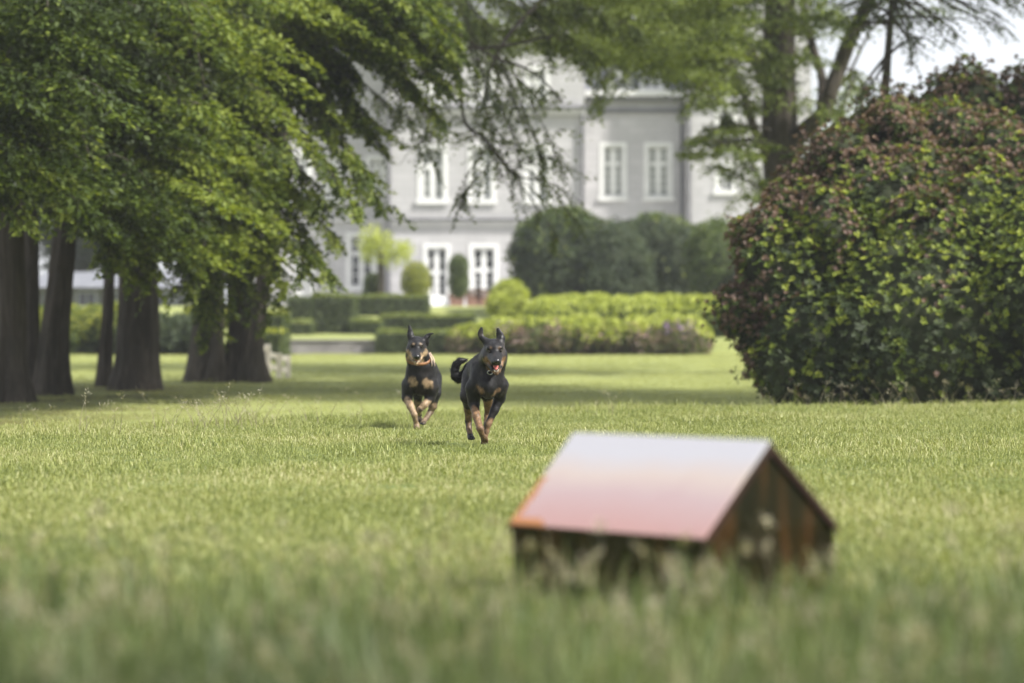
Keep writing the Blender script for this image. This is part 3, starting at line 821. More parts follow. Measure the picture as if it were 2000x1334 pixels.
bush("evergreen_shrub", dome(1120, 1290, 424, 590, 103, rgb, 10), 9000, .17, 'dark', "middle evergreen shrub filling the saddle between the two big domes", "shrub", "large evergreen shrubs before the mansion", seed=19)
bush("evergreen_shrub", dome(1350, 1480, 415, 590, 100, rgb, 12), 12000, .17, 'mid', "grey green shrub showing beside the big rhododendron", "shrub", "large evergreen shrubs before the mansion", seed=9)
bush("evergreen_shrub", dome(1440, 1600, 440, 600, 96, rgb, 10), 6000, .2, 'dark', "dark shrub mostly hidden behind the big rhododendron", "shrub", "large evergreen shrubs before the mansion", seed=10)

# topiary and small trees
d = 116.
bush("topiary_dome", [((W(811, d), d+.8, Zz(545, d)), (.56, .56, .66)), ((W(811, d), d+.8, Zz(560, d)), (.55, .55, .45))], 3800, .10, 'yellow', "rounded yellow green topiary dome left of the french door", "topiary", seed=11, core='core_y', depth=.1, wob=.04)
bush("topiary_column", [((W(895, d), d+.8, Zz(522, d)), (.38, .38, .50)), ((W(895, d), d+.8, Zz(550, d)), (.39, .39, .60))], 3800, .09, 'mid', "upright dark green topiary column between the two french doors", "topiary", seed=12, depth=.1, wob=.04)
bush("box_shrub", [((W(727, d), d, Zz(556, d)), (.3, .35, .42)), ((W(727, d), d, Zz(572, d)), (.34, .35, .35))], 2200, .10, 'mid', "small brownish box shrub beside the pale tree trunk", "shrub", seed=13, depth=.1)
bush("young_tree", [((W(735, d), d-1, Zz(472, d)), (.75, .8, .55)), ((W(765, d), d-1, Zz(500, d)), (.75, .8, .5)), ((W(790, d), d-1, Zz(490, d)), (.4, .6, .4)), ((W(720, d), d-1, Zz(495, d)), (.35, .5, .4))],
     1500, .15, 'lime', "pale yellow leaved young tree in front of the mansion corner", "tree", stem=(W(745, d), d-1, 2.2, .14), seed=14, core='core_y', depth=.9, coresc=.12)
for i, (px, lab) in enumerate(((892, "clay flower trough under the topiary column"), (925, "clay flower trough in front of the right french door"), (945, "clay flower trough nearest the yellow shrub"))):
    dd = 119.; x = W(px, dd)
    t_ = empty("flower_trough", (x, dd, TZ), lab, "planter", "clay troughs along the mansion front")
    b = MB(); hw = .30
    b.poly([(x-hw*.85, dd-.2, TZ-.05), (x+hw*.85, dd-.2, TZ-.05), (x+hw*.85, dd+.2, TZ-.05), (x-hw*.85, dd+.2, TZ-.05), (x-hw, dd-.25, TZ+.4), (x+hw, dd-.25, TZ+.4), (x+hw, dd+.25, TZ+.4), (x-hw, dd+.25, TZ+.4)],
           [(0,3,2,1),(4,5,6,7),(0,1,5,4),(1,2,6,5),(2,3,7,6),(3,0,4,7)])
    b.box(x-hw-.03, x+hw+.03, dd-.28, dd+.28, TZ+.402, TZ+.46)
    b.build("trough", M['terracotta'], t_)
    rg = np.random.default_rng(50+i)
    tri_obj("plants", [blob_leaves(rg, [((x, dd, TZ+.5), (hw, .25, .18))], 500, .09, .05)], M['brown_pink'], True, t_, 'stuff')
# terrace of pale gravel before the house
o = MB().poly([(W(540, 118), 117, TZ+.012), (W(1600, 118), 117, TZ+.012), (W(1600, 124), 128.5, TZ+.012), (W(540, 124), 128.5, TZ+.012)]).build("terrace", simple("pale_gravel", (.42, .41, .40), (.55, .54, .52), 8, .9, bscale=40), kind='structure')
# ------------------------------------------------------------------ trees
def trunk_tube(cpts, d, flare, seed, ztop=15.0, dy=0.0, gpy=None):
    """cpts: list of (px centre, py, px width) from base upward"""
    bx = W(cpts[0][0], d); zb = float(gz(bx, d))
    pts = []; rad = []
    for px, py, w in cpts:
        pts.append(Vector(P(px, py, d))); rad.append(w/FPX*d/2)
    pts[0].z = zb - .15
    # densify
    P2 = []; R2 = []
    for i in range(len(pts)-1):
        n = 7 if i == 0 else 5
        for k in range(n):
            f = k/n; P2.append(pts[i].lerp(pts[i+1], f)); R2.append(rad[i]*(1-f)+rad[i+1]*f)
    top = pts[-1]; dirn = (pts[-1]-pts[-2]).normalized(); P2.append(top.copy()); R2.append(rad[-1])
    while P2[-1].z < ztop:
        P2.append(P2[-1]+dirn*.9+Vector((random.uniform(-.05, .05), random.uniform(-.05, .05), 0))); R2.append(R2[-1]*.955)
        dirn = (dirn+Vector((0, 0, .05))).normalized()
    b = MB(); seg = 36; n0 = 0
    for i, (p, r) in enumerate(zip(P2, R2)):
        hz = p.z-zb
        for k in range(seg):
            an = 2*math.pi*k/seg
            c, s_ = math.cos(an), math.sin(an)
            fl = 1 + flare*math.exp(-max(hz, 0)/.38)*(.45+1.5*max(0, mnoise.noise(Vector((c*2.2, s_*2.2, seed*5.1)))+.2))
            rr_ = r*fl*(1+.13*mnoise.noise(Vector((c*2, s_*2, seed*9+hz*.5)))+.07*math.sin(an*5+seed+.25*hz)+.035*math.sin(an*9+seed*2-.3*hz)+.05*mnoise.noise(Vector((c*6, s_*6, hz*2.5))))
            b.v.append((p.x+c*rr_, p.y+s_*rr_, p.z))
    for i in range(len(P2)-1):
        for k in range(seg):
            a = i*seg+k; a2 = i*seg+(k+1) % seg
            b.f.append((a, a2, a2+seg, a+seg))
    return b, P2, R2, zb

def bez(a, c, b_, n):
    t = np.linspace(0, 1, n)[:, None]
    return (1-t)**2*a + 2*t*(1-t)*c + t*t*b_

class Canopy:
    def __init__(s, rg): s.rg = rg; s.wood = MB(); s.parts = []
    def bough(s, a, b_, rise=.5, r0=.05, ns=40, sl=.7, m=15, L=.085, droop=.25, s0=.2, spread=1.0, tr=(0, 1), down=.35):
        rg = s.rg; a = np.array(a, float); b_ = np.array(b_, float)
        c = (a+b_)/2 + np.array([0, 0, rise])*np.linalg.norm(b_-a)*.5 + rg.normal(0, .15, 3)
        cur = bez(a, c, b_, 12)
        s.wood.tube(cur, list(np.linspace(r0, .008, 12)), 5, cap=False)
        t = s0+(1-s0)*rg.uniform(0, 1, ns)**.8
        i = t*(11-1e-6); i0 = i.astype(int); f = (i-i0)[:, None]
        base = cur[i0]*(1-f)+cur[i0+1]*f; tan = unit(cur[i0+1]-cur[i0])
        side = unit(np.cross(tan, [0, 0, 1.0])); sg = rg.choice([-1, 1], ns)[:, None]
        d_ = unit(tan*.8 + side*sg*rg.uniform(.2, 1.0, (ns, 1))*spread + rdir(rg, ns)*.25 + np.array([0, 0, -down]))
        ln = sl*rg.uniform(.5, 1.2, ns)*(1.15-.5*t)
        s.sprays(base, d_, ln, m, L, droop, tr)
    def sprays(s, base, d_, ln, m, L, droop, tr=(0, 1), twigs=True):
        rg = s.rg; S_ = len(base); u = np.linspace(.08, 1, m)
        jit = rg.uniform(-.03, .03, (S_, m)); uu = u[None]+jit
        pos = base[:, None] + d_[:, None]*(ln[:, None]*uu)[..., None]
        pos[..., 2] -= droop*ln[:, None]*uu**2
        tan = d_[:, None]*np.ones((1, m, 1)); tan = tan.copy(); tan[..., 2] -= 2*droop*uu
        side = unit(np.cross(tan, [0, 0, 1.0])); sg = np.where(np.arange(m) % 2 == 0, 1, -1)[None, :, None]
        dl = unit(tan*.55+side*sg*.8+rg.normal(0, .22, pos.shape))
        up = np.cross(side, tan); nn = unit(up+rg.normal(0, .4, pos.shape))
        tt = np.clip(rg.uniform(tr[0], tr[1], (S_, 1))+rg.normal(0, .13, (S_, m)), 0, 1)
        k = S_*m
        s.parts.append(leaves(pos.reshape(k, 3), dl.reshape(k, 3), nn.reshape(k, 3), L*rg.uniform(.6, 1.2, k), L*.62, tt.ravel(), .18))
        if twigs:
            for j in range(S_):
                s.wood.tube([pos[j, 0], pos[j, m//2], pos[j, -1]], [.006, .004, .002], 3, cap=False)
    def cloud(s, c, r, n, L=.22, zmin=None, tr=(0, 1)):
        rg = s.rg; u = rdir(rg, n)*(rg.uniform(0, 1, (n, 1))**.45)
        p = np.array(c)+u*np.array(r)
        # clump
        if r[0] > 2: p += .5*np.stack([np.sin(p[:, 1]*2.1+p[:, 2]), np.sin(p[:, 2]*1.7+p[:, 0]), np.sin(p[:, 0]*1.9)], 1)
        if zmin is not None: p = p[p[:, 2] > zmin]
        n = len(p)
        s.parts.append(leaves(p, unit(rdir(rg, n)+[0, 0, -.2]), unit(rdir(rg, n)+[0, 0, .9]), L*rg.uniform(.6, 1.2, n), L*.6, rg.uniform(tr[0], tr[1], n), .2))
    def pad(s, c, r, n, L=.095, slope=(0, 0), tr=(0, 1)):
        """one layered spray: leaves held in a thin, ragged, drooping sheet"""
        rg = s.rg; a = rg.uniform(0, 6.28, n); q = np.sqrt(rg.uniform(0, 1, n))
        lob = 1+.35*np.sin(a*3+rg.uniform(0, 6))+.2*np.sin(a*7+rg.uniform(0, 6))
        x = np.cos(a)*q*lob; y = np.sin(a)*q*lob
        z = rg.normal(0, .16, n)-.75*q**2+.12*np.sin(x*9)*np.cos(y*8)
        p = np.array(c)+np.stack([x*r[0], y*r[1], z*r[2]+x*r[0]*slope[0]+y*r[1]*slope[1]], 1)
        d_ = unit(np.stack([x, y, 0*x-.35], 1)+rdir(rg, n)*.6)
        nn = unit(np.array([0, 0, 1.0])+np.stack([x, y, 0*x], 1)*.35+rg.normal(0, .42, (n, 3)))
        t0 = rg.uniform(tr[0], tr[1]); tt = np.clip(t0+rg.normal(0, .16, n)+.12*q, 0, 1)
        s.parts.append(leaves(p, d_, nn, L*rg.uniform(.55, 1.25, n), L*.62, tt, .18))
        c = np.array(c)
        for k in range(4):
            an = rg.uniform(0, 6.28); e = c+np.array([math.cos(an)*r[0]*.8, math.sin(an)*r[1]*.8, -.5*r[2]+math.cos(an)*r[0]*.8*slope[0]])
            s.wood.tube([c, (c+e)/2+[0, 0, r[2]*.15], e], [.008, .005, .002], 3, cap=False)
    def finish(s, root, m_='beech'):
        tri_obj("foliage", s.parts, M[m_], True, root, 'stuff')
        s.wood.build("branches", M['bark'], root, smooth=True, kind='stuff')

def in_poly(x, y, poly):
    c = False; j = len(poly)-1
    for i in range(len(poly)):
        xi, yi = poly[i]; xj, yj = poly[j]
        if (yi > y) != (yj > y) and x < (xj-xi)*(y-yi)/(yj-yi)+xi: c = not c
        j = i
    return c
CAN = [(-120, -40), (800, -40), (850, 30), (820, 80), (730, 80), (620, 110), (500, 230), (480, 380), (470, 460), (415, 500), (350, 460), (290, 490), (225, 460), (150, 370), (80, 350), (-120, 350)]
def sample_can(rg, x0, x1, y0=-40, y1=600):
    while True:
        x = rg.uniform(x0, x1); y = rg.uniform(y0, y1)
        if in_poly(x, y, CAN): return x, y

TR = [ # label, cpts, base py, flare, canopy px range, depth range, boughs
 ("dark beech trunk at the far left edge of the picture", [(22, 786, 78), (24, 700, 52), (20, 450, 50), (14, 0, 44)], 786, .5, (-120, 200), (33, 38), 26),
 ("dark narrow beech just right of the leftmost trunk", [(60, 770, 44), (60, 650, 34), (58, 430, 32), (62, 0, 28)], 768, .4, (-60, 260), (36, 41), 14),
 ("dark leaning beech left of the thin young tree", [(99, 772, 62), (108, 640, 52), (132, 430, 46), (160, 0, 36)], 772, .45, (60, 420), (36, 41), 26),
 ("thin young tree left of the thickest trunk", [(203, 756, 30), (212, 600, 22), (218, 400, 20), (228, 0, 16)], 756, .4, (120, 360), (44, 47), 6),
 ("thickest beech trunk with flared roots, lit from the right", [(266, 762, 88), (270, 690, 78), (270, 560, 72), (262, 300, 62), (255, 0, 54)], 762, .42, (150, 620), (39, 45), 40),
 ("two toned beech with one root spreading left, right of the thickest trunk", [(394, 746, 66), (402, 650, 52), (408, 520, 48), (420, 250, 40), (440, 0, 32)], 746, .5, (300, 640), (42, 50), 36),
 ("beech beside the rail fence, splitting low into two stems", [(466, 746, 84), (474, 690, 70), (476, 640, 58), (462, 480, 46), (450, 200, 38), (446, 0, 32)], 746, .35, (420, 860), (42, 50), 34),
]
trees = []
for i, (lab, cp, bpy_, fl, prx, dr, nb) in enumerate(TR):
    rg = np.random.default_rng(500+i)
    d = ghit(cp[0][0], bpy_)
    d = min(max(d, 33), 56)
    bx = W(cp[0][0], d)
    root = empty("beech_tree", (bx, d, float(gz(bx, d))), lab, "tree", "beech row on the left of the lawn")
    b, P2, R2, zb = trunk_tube(cp, d, fl, i+1)
    b.build("trunk", M['bark'], root, smooth=True)
    cn = Canopy(rg)
    trees.append((root, cn, P2, R2, d))
    if i == 6:
        b2, _, _, _ = trunk_tube([(486, 746, 54), (494, 690, 38), (503, 620, 32), (525, 480, 30), (560, 200, 26), (590, 0, 22)], d-.35, .3, 33)
        b2.build("second_stem", M['bark'], root, smooth=True)
    if i == 5:
        b2, _, _, _ = trunk_tube([(418, 746, 40), (424, 690, 26), (428, 560, 22), (445, 300, 18), (470, 0, 14)], d-.3, .4, 35)
        b2.build("second_stem", M['bark'], root, smooth=True)
    for k in range(int(nb*3.2)):
        ex, ey = sample_can(rg, *prx); dd = rg.uniform(*dr)
        cn.pad(P(ex, ey+rg.uniform(-10, 25), dd), (rg.uniform(.35, .7), rg.uniform(.4, .8), rg.uniform(.16, .32)), 230, .098, (rg.uniform(-.75, -.1), 0), tr=(.0+.3*(ex > 360), .55+.45*(ex > 360)))  # leaf tone darker on the left, its shade put into the colour
    for k in range(nb//2):
        ex, ey = sample_can(rg, *prx)
        dd = rg.uniform(*dr)
        e = P(ex, ey, dd)
        j = int(rg.integers(len(P2)//2, len(P2)))
        src = np.array(P2[j]); src[2] = max(src[2], e[2]+rg.uniform(.3, 1.5))
        src = np.array([P2[j].x, P2[j].y, src[2]]) if src[2] < 15 else src
        # keep only the outer reach of the bough leafy
        cn.bough(src, e, rise=rg.uniform(.1, .45), r0=.05, ns=52, sl=rg.uniform(.45, .75), m=13, L=.098, droop=rg.uniform(.0, .3), s0=.45, down=rg.uniform(-.05, .2), spread=1.3)
    # inner leafage of the bough ends, deeper in the row
    for k in range(int(nb*.9)):
        ex, ey = sample_can(rg, prx[0], min(prx[1], 430)); dd = dr[1]+rg.uniform(.5, 3.5)
        q = P(ex, ey, dd)
        cn.cloud(q, (.85, 1.1, .5), 330, .105, tr=(0, .55))
    cn.cloud((bx+rg.uniform(0, 1), d+rg.uniform(-1, 1), 12.2), (4.6, 4.6, 4.6), 4200, .26, zmin=7.3)
# hand-placed hanging sprays that make the right-hand outline of the canopy
hang = [ # tree index, start, end, depth
 (6, (560, -60), (885, 190), 44, 46), (6, (640, -80), (895, 150), 45, 40), (6, (520, -40), (862, 235), 45, 34), (6, (600, -90), (880, 70), 43, 44), (6, (660, -90), (850, 120), 44, 50), (6, (640, -60), (780, 90), 43, 50), (6, (600, -60), (800, 170), 44, 50), (6, (560, -40), (720, 60), 43, 50), (6, (700, -90), (900, 110), 44, 46), (6, (520, 60), (700, 230), 44, 44), (6, (620, -90), (830, 30), 42, 44),
 (6, (450, 40), (738, 400), 44, 48), (6, (430, 20), (745, 290), 45, 42), (6, (480, 60), (720, 350), 43, 46), (6, (430, 100), (700, 410), 42, 40), (6, (500, 0), (700, 160), 44, 46),
 (5, (400, 200), (640, 535), 43, 44), (5, (420, 230), (655, 470), 44, 40), (5, (400, 260), (600, 540), 42, 44), (5, (380, 150), (620, 400), 43, 44), (5, (410, 300), (560, 560), 43, 40),
 (6, (430, 300), (520, 640), 46, 42), (6, (430, 320), (470, 600), 45, 40), (5, (390, 350), (415, 650), 44, 44), (5, (380, 320), (400, 600), 43, 40), (5, (370, 300), (350, 570), 42, 40),
 (4, (270, 200), (300, 560), 40, 44), (4, (260, 220), (240, 540), 40, 40), (4, (280, 150), (370, 500), 40, 40), (4, (260, 100), (450, 460), 41, 44), (4, (300, 120), (500, 400), 41, 44),
 (2, (130, 200), (215, 500), 38, 40), (2, (130, 150), (160, 440), 37, 36), (2, (120, 100), (110, 420), 36, 34), (0, (20, 150), (40, 430), 34, 34), (0, (20, 100), (0, 400), 34, 30),
 (4, (260, 60), (560, 300), 41, 44), (4, (260, 20), (540, 200), 41, 44), (5, (420, 0), (650, 240), 44, 40), (5, (420, -60), (620, 100), 44, 44), (2, (150, 60), (330, 380), 38, 40),
]
for ti, s_, e_, dd, ns in hang:
    root, cn, P2, R2, d = trees[ti]
    cn.bough(P(*s_, dd+1.2), P(*e_, dd), rise=.32, r0=.035, ns=ns+16, sl=.5, m=13, L=.098, droop=.22, s0=.25, spread=1.2, tr=(.3, 1), down=.2)
for ti, s_, e_, dd, ns in hang:
    cn = trees[ti][1]; g_ = cn.rg
    A_, B_ = P(*s_, dd+1.2), P(*e_, dd); C_ = (A_+B_)/2+np.array([0, 0, .32])*np.linalg.norm(B_-A_)*.5
    for t_ in g_.uniform(.45, 1.0, 6):
        q = (1-t_)**2*A_+2*t_*(1-t_)*C_+t_*t_*B_+g_.normal(0, .14, 3)
        if q[2] > .9: cn.pad(q, (g_.uniform(.16, .34), .35, g_.uniform(.10, .18)), 75, .095, (-.8, 0), tr=(.45, 1))
for root, cn, P2, R2, d in trees[:6]: cn.finish(root)
# long bare limbs of the fence-side beech sweeping across the facade
root, cn, P2, R2, d = trees[6]
limb = MB()
def limb_px(pts, w0, w1, mb):
    pp = [Vector(P(*p)) for p in pts]
    # smooth
    out = []
    for i in range(len(pp)-1):
        p0 = pp[max(i-1, 0)]; p1 = pp[i]; p2 = pp[i+1]; p3 = pp[min(i+2, len(pp)-1)]
        for k in range(5):
            t = k/5
            out.append(.5*((2*p1)+(-p0+p2)*t+(2*p0-5*p1+4*p2-p3)*t*t+(-p0+3*p1-3*p2+p3)*t**3))
    out.append(pp[-1])
    r = [a/FPX*pts[0][2]/2 for a in np.linspace(w0, w1, len(out))]
    mb.tube(out, r, 9, rough=.12, seed=int(pts[0][0])); return out
l1 = limb_px([(560, 190, 49), (640, 140, 48), (700, 112, 48), (760, 104, 48), (830, 108, 48), (900, 96, 48), (980, 90, 48), (1080, 70, 48)], 14, 5, limb)
l2 = limb_px([(880, 100, 48), (898, 150, 48), (902, 205, 48), (912, 243, 48), (950, 275, 48), (985, 318, 48), (1015, 345, 48), (1060, 352, 48)], 8, 3, limb)
l3 = limb_px([(820, 0, 47), (850, 50, 47), (900, 70, 47), (960, 110, 47), (1040, 140, 47), (1100, 200, 47)], 9, 3, limb)
limb.build("limb", M['bark'], root, smooth=True)
cn.finish(root)
# sparser darker overhanging foliage in the middle belongs to a taller tree behind
cR = np.random.default_rng(640)
cn2 = Canopy(cR)
def mids(cn, pts, d, ns, n, L=.075, tr=(0, .6), sl=.55):
    for (s_, e_) in pts:
        for _ in range(n):
            j = cR.normal(0, 18, 4)
            cn.bough(P(s_[0]+j[0], s_[1]+j[1], d+cR.uniform(-1, 1)), P(e_[0]+j[2], e_[1]+j[3], d+cR.uniform(-1.5, 1.5)), rise=.18, r0=.009, ns=ns, sl=sl, m=11, L=L, droop=.35, s0=.15, spread=1.1, tr=tr)
mids(cn2, [((900, 60), (1000, 330)), ((930, 230), (1020, 400)), ((760, 110), (870, 300)), ((940, 120), (1050, 220)), ((890, 0), (1030, 250)), ((905, 240), (1080, 420)), ((985, 318), (1090, 300)), ((950, 275), (900, 430)), ((1000, 330), (1130, 400)), ((860, 100), (790, 300)),
           ((700, 112), (800, 260)), ((960, 110), (1110, 330)), ((880, 20), (960, 200))], 49, 10, 2, L=.08, tr=(.3, 1))
mids(cn2, [((900, -20), (1100, 60)), ((850, -30), (1000, 120)), ((960, -30), (1160, 130)), ((1000, -40), (1250, 60))], 52, 26, 3, L=.09, tr=(.3, 1))
l4 = MB()
for _ in range(150):
    ex = cR.uniform(780, 1420); ey = cR.uniform(-50, 150)-.00045*(ex-1000)*(ex-1300)*0
    if ey > (30 if ex < 1100 else 60)+80*math.sin((ex-800)/110.)**2+cR.normal(0, 20): continue
    cn2.pad(P(ex, ey, cR.uniform(52, 58)), (cR.uniform(.4, .9), .7, cR.uniform(.15, .3)), 190, .10, (cR.uniform(-.3, .3), 0), tr=(.45, 1))
for _ in range(46):
    ex = cR.uniform(770, 1120); ey = cR.uniform(120, 300)+.35*max(0, ex-880)*cR.uniform(0, 1)
    cn2.pad(P(ex, ey, cR.uniform(48, 52)), (cR.uniform(.18, .38), .35, cR.uniform(.10, .2)), 48, .075, (cR.uniform(-.5, .5), 0), tr=(.35, .95))
q1 = limb_px([(1180, -160, 55), (1120, -60, 54), (1060, 0, 52), (1000, 60, 51), (960, 130, 50), (940, 220, 50)], 12, 4, l4)

# ---- big right-hand tree
d = 64.0
rR = empty("park_tree", (W(1530, d), d, float(gz(W(1530, d), d))), "tall forked dark trunked tree rising behind the big rhododendron", "tree")
b, P2, R2, zb = trunk_tube([(1545, 690, 96), (1540, 560, 84), (1530, 380, 72), (1522, 280, 70), (1520, 150, 66), (1522, 0, 58)], d, .4, 51, ztop=17)
b.build("trunk", M['bark'], rR, smooth=True)
for nm, pts, w0, w1 in (
    ("limb", [(1530, 300, 64), (1565, 262, 63.6), (1605, 225, 63.2), (1622, 180, 63), (1640, 130, 63), (1668, 60, 62.6), (1704, -10, 62), (1740, -120, 62), (1780, -300, 61)], 38, 22),
    ("limb", [(1600, 235, 63.3), (1606, 160, 63.6), (1590, 100, 64), (1575, 40, 64), (1562, -30, 64), (1550, -200, 64)], 20, 12),
    ("limb", [(1512, 330, 64), (1478, 262, 63.5), (1458, 200, 63.2), (1440, 160, 63), (1405, 122, 62.6), (1370, 110, 62), (1320, 100, 61)], 20, 5),
    ("limb", [(1508, 180, 64), (1470, 110, 63.5), (1430, 60, 63), (1400, 10, 62.6), (1370, -60, 62)], 26, 16),
    ("limb", [(1500, 380, 64), (1474, 330, 63.6), (1462, 290, 63.5), (1448, 262, 63)], 9, 3),
    ("limb", [(1625, 180, 63.1), (1655, 150, 63.5), (1700, 60, 64), (1730, 40, 64)], 8, 3)):
    mb = MB(); limb_px(pts, w0, w1, mb); mb.build(nm, M['bark'], rR, smooth=True)
cr = Canopy(np.random.default_rng(77)); cR = cr.rg
def rb(pts, n, ns, L=.11, tr=(0, 1), sl=.9, dj=2.0, dd=61):
    for (s_, e_) in pts:
        for _ in range(n):
            j = cR.normal(0, 22, 4)
            cr.bough(P(s_[0]+j[0], s_[1]+j[1], dd+cR.uniform(-dj, dj)), P(e_[0]+j[2], e_[1]+j[3], dd+cR.uniform(-dj, dj)), rise=.2, r0=.025, ns=ns, sl=sl, m=12, L=L, droop=.2, s0=.2, tr=tr)
rb([((1480, -40), (1180, 130)), ((1440, 20), (1130, 100)), ((1400, 0), (1200, 170)), ((1440, 100), (1340, 180))], 2, 24, tr=(.5, 1))
rb([((1478, 262), (1400, 270)), ((1465, 290), (1370, 290)), ((1458, 200), (1380, 220)), ((1480, 330), (1430, 330)), ((1620, 200), (1640, 230)), ((1640, 130), (1680, 210))], 2, 12, tr=(.3, 1), sl=.5)
def pads(n, x0, x1, y0, y1, k=190, tr=(.4, 1), r=(.45, 1.0), dd=(59, 66), L=.115):
    for _ in range(n):
        u_, v_ = cR.uniform(0, 1, 2)
        cr.pad(P(x0+(x1-x0)*u_, y0+(y1-y0)*v_, cR.uniform(*dd)), (cR.uniform(*r), .8, cR.uniform(.16, .34)), k, L, (cR.uniform(-.35, .25), 0), tr=tr)
pads(56, 1130, 1420, -10, 118, tr=(.5, 1)); pads(24, 1300, 1470, 60, 170, tr=(.4, .9)); pads(34, 1380, 1640, -50, 60, tr=(.1, .7)); pads(14, 1480, 1620, 60, 200, 130, tr=(.1, .7), r=(.3, .6))
pads(16, 1350, 1480, 190, 330, 110, tr=(.4, 1), r=(.25, .55)); pads(10, 1440, 1520, 300, 460, 120, tr=(.2, .8), r=(.25, .5)); pads(10, 1610, 1700, 150, 300, 110, tr=(.4, 1), r=(.25, .5), dd=(66, 72)); pads(12, 1620, 1980, -40, 30, 90, tr=(0, .6), r=(.4, .8))
cr.cloud((W(1500, d), d, 13), (7, 6, 5), 9000, .3, zmin=8.2)
cr.finish(rR, 'olive')
# twiggy open tree further right against the sky
d = 47.
rT = empty("slender_tree", (W(1736, d), d, float(gz(W(1736, d), d))), "slender dark stemmed tree against the pale sky at the upper right", "tree")
b, P2, R2, zb = trunk_tube([(1716, 690, 26), (1722, 400, 20), (1727, 200, 17), (1738, 60, 13), (1742, 0, 11)], d, .2, 61, ztop=13)
b.build("trunk", M['bark'], rT, smooth=True)
ct = Canopy(np.random.default_rng(78)); cR = ct.rg
for (s_, e_, n, ns) in [((1742, -20), (1960, 50), 4, 12), ((1740, -10), (1880, 40), 4, 12), ((1738, 20), (1660, 70), 3, 10), ((1740, 0), (1640, 20), 3, 12), ((1736, 60), (1800, 130), 2, 8), ((1730, 120), (1690, 180), 2, 8),
                        ((1742, -60), (1780, 40), 4, 12), ((1742, -60), (1700, 30), 4, 10), ((1734, 90), (1850, 90), 1, 7), ((1742, -80), (2000, 0), 5, 14)]:
    for _ in range(n):
        j = cR.normal(0, 20, 4); ct.bough(P(s_[0], s_[1]+j[1], d), P(e_[0]+j[2], e_[1]+j[3], d+cR.uniform(-2, 2)), rise=.12, r0=.03, ns=ns, sl=.5, m=8, L=.065, droop=.1, s0=.2, tr=(0, .6))
ct.cloud((7.0, d-1.5, 11.8), (6.2, 6, 4.2), 11000, .3, zmin=7.7)  # broad unseen crown above the view, added to shade the middle lawn
ct.finish(rT, 'olive')

# the tree whose limbs hang into the top centre
d = 56.0
x0 = W(1180, d)
rC = trees[6][0]
cn2.parts and tri_obj("hanging_foliage", cn2.parts, M['olive'], True, rR, 'stuff')
cn2.wood.build("hanging_twigs", M['bark'], rR, smooth=True, kind='stuff')
l4.build("hanging_limb", M['bark'], rR, smooth=True)

# off-frame trees on the right whose shade falls over the middle of the lawn
for i, (x, y, r, lab) in enumerate(((14.8, 41, 5.6, "broad tree outside the right edge shading the middle lawn"), (20.5, 46, 5.5, "second broad tree beyond the right edge, further up the lawn"), (6.0, 50.5, 3.0, "tall tree behind the rhododendron with its crown above the picture"))):
    if i == 2: continue
    rg = np.random.default_rng(700+i)
    z = float(gz(x, y)); root = empty("shade_tree", (x, y, z), lab, "tree", "trees shading the lawn from the right")
    MB().tube([(x, y, z-.2), (x+.1, y, z+3), (x, y+.1, z+7), (x+.2, y, z+12)], [.5, .36, .3, .15], 14, rough=.1, seed=i).build("trunk", M['bark'], root, smooth=True)
    cc_ = Canopy(rg)
    for k in range(10):
        an = rg.uniform(0, 6.28); cc_.wood.tube([(x, y, z+rg.uniform(5, 8)), (x+math.cos(an)*2, y+math.sin(an)*2, z+9), (x+math.cos(an)*3.6, y+math.sin(an)*3.6, z+11)], [.12, .08, .03], 6)
    cc_.cloud((x, y, z+11.5), (r, r, 4.6), 9000, .3)
    cc_.finish(root)

# distant woodland closing the view either side of the mansion
def far_tree(px, d, w, top, label, m_='dark', n=5000, seed=0, grp="distant trees behind the garden"):
    rg = np.random.default_rng(800+seed); x = W(px, d); r = w/FPX*d/2; zt = Zz(top, d); z0 = float(gz(x, d))
    lumps = [((x, d, (zt+z0)/2+.5), (r*.8, r*.8, (zt-z0)/2*.85))]
    for i in range(12):
        u = rdir(rg, 1)[0]; u[2] = abs(u[2])*.9-.1
        lumps.append(((x+u[0]*r*.75, d+u[1]*r*.7, (zt+z0)/2+.5+u[2]*(zt-z0)*.4), (r*.38, r*.38, r*.32)))
    root = empty("distant_tree", (x, d, z0), label, "tree", grp)
    tri_obj("crown", [blob_leaves(rg, lumps, n, .32, .2, depth=.3, wob=.16)], M[m_], True, root, 'stuff')
    core_blob(lumps, .7).build("inner_branches", M['core'], root, smooth=True, kind='stuff')
    MB().tube([(x, d, z0-.2), (x, d, z0+(zt-z0)*.4)], [.35, .25], 8).build("trunk", M['bark'], root, smooth=True)
far_tree(-60, 140, 330, 250, "distant tree filling the gap at the far left", seed=1, n=8000)
far_tree(170, 150, 300, 330, "distant dark tree above the outbuilding roof", seed=2, n=7000)
far_tree(400, 145, 260, 200, "distant tree left of the mansion's left wing", seed=3, n=7000, m_='mid')
far_tree(1650, 150, 190, 262, "distant tree right of the mansion tower", seed=4, n=6000, m_='mid')
far_tree(1800, 150, 220, 330, "distant tree low behind the rhododendron", seed=5, n=6000, m_='mid')
far_tree(1990, 140, 260, 260, "distant tree beyond the right edge of the rhododendron", seed=6, n=6000)

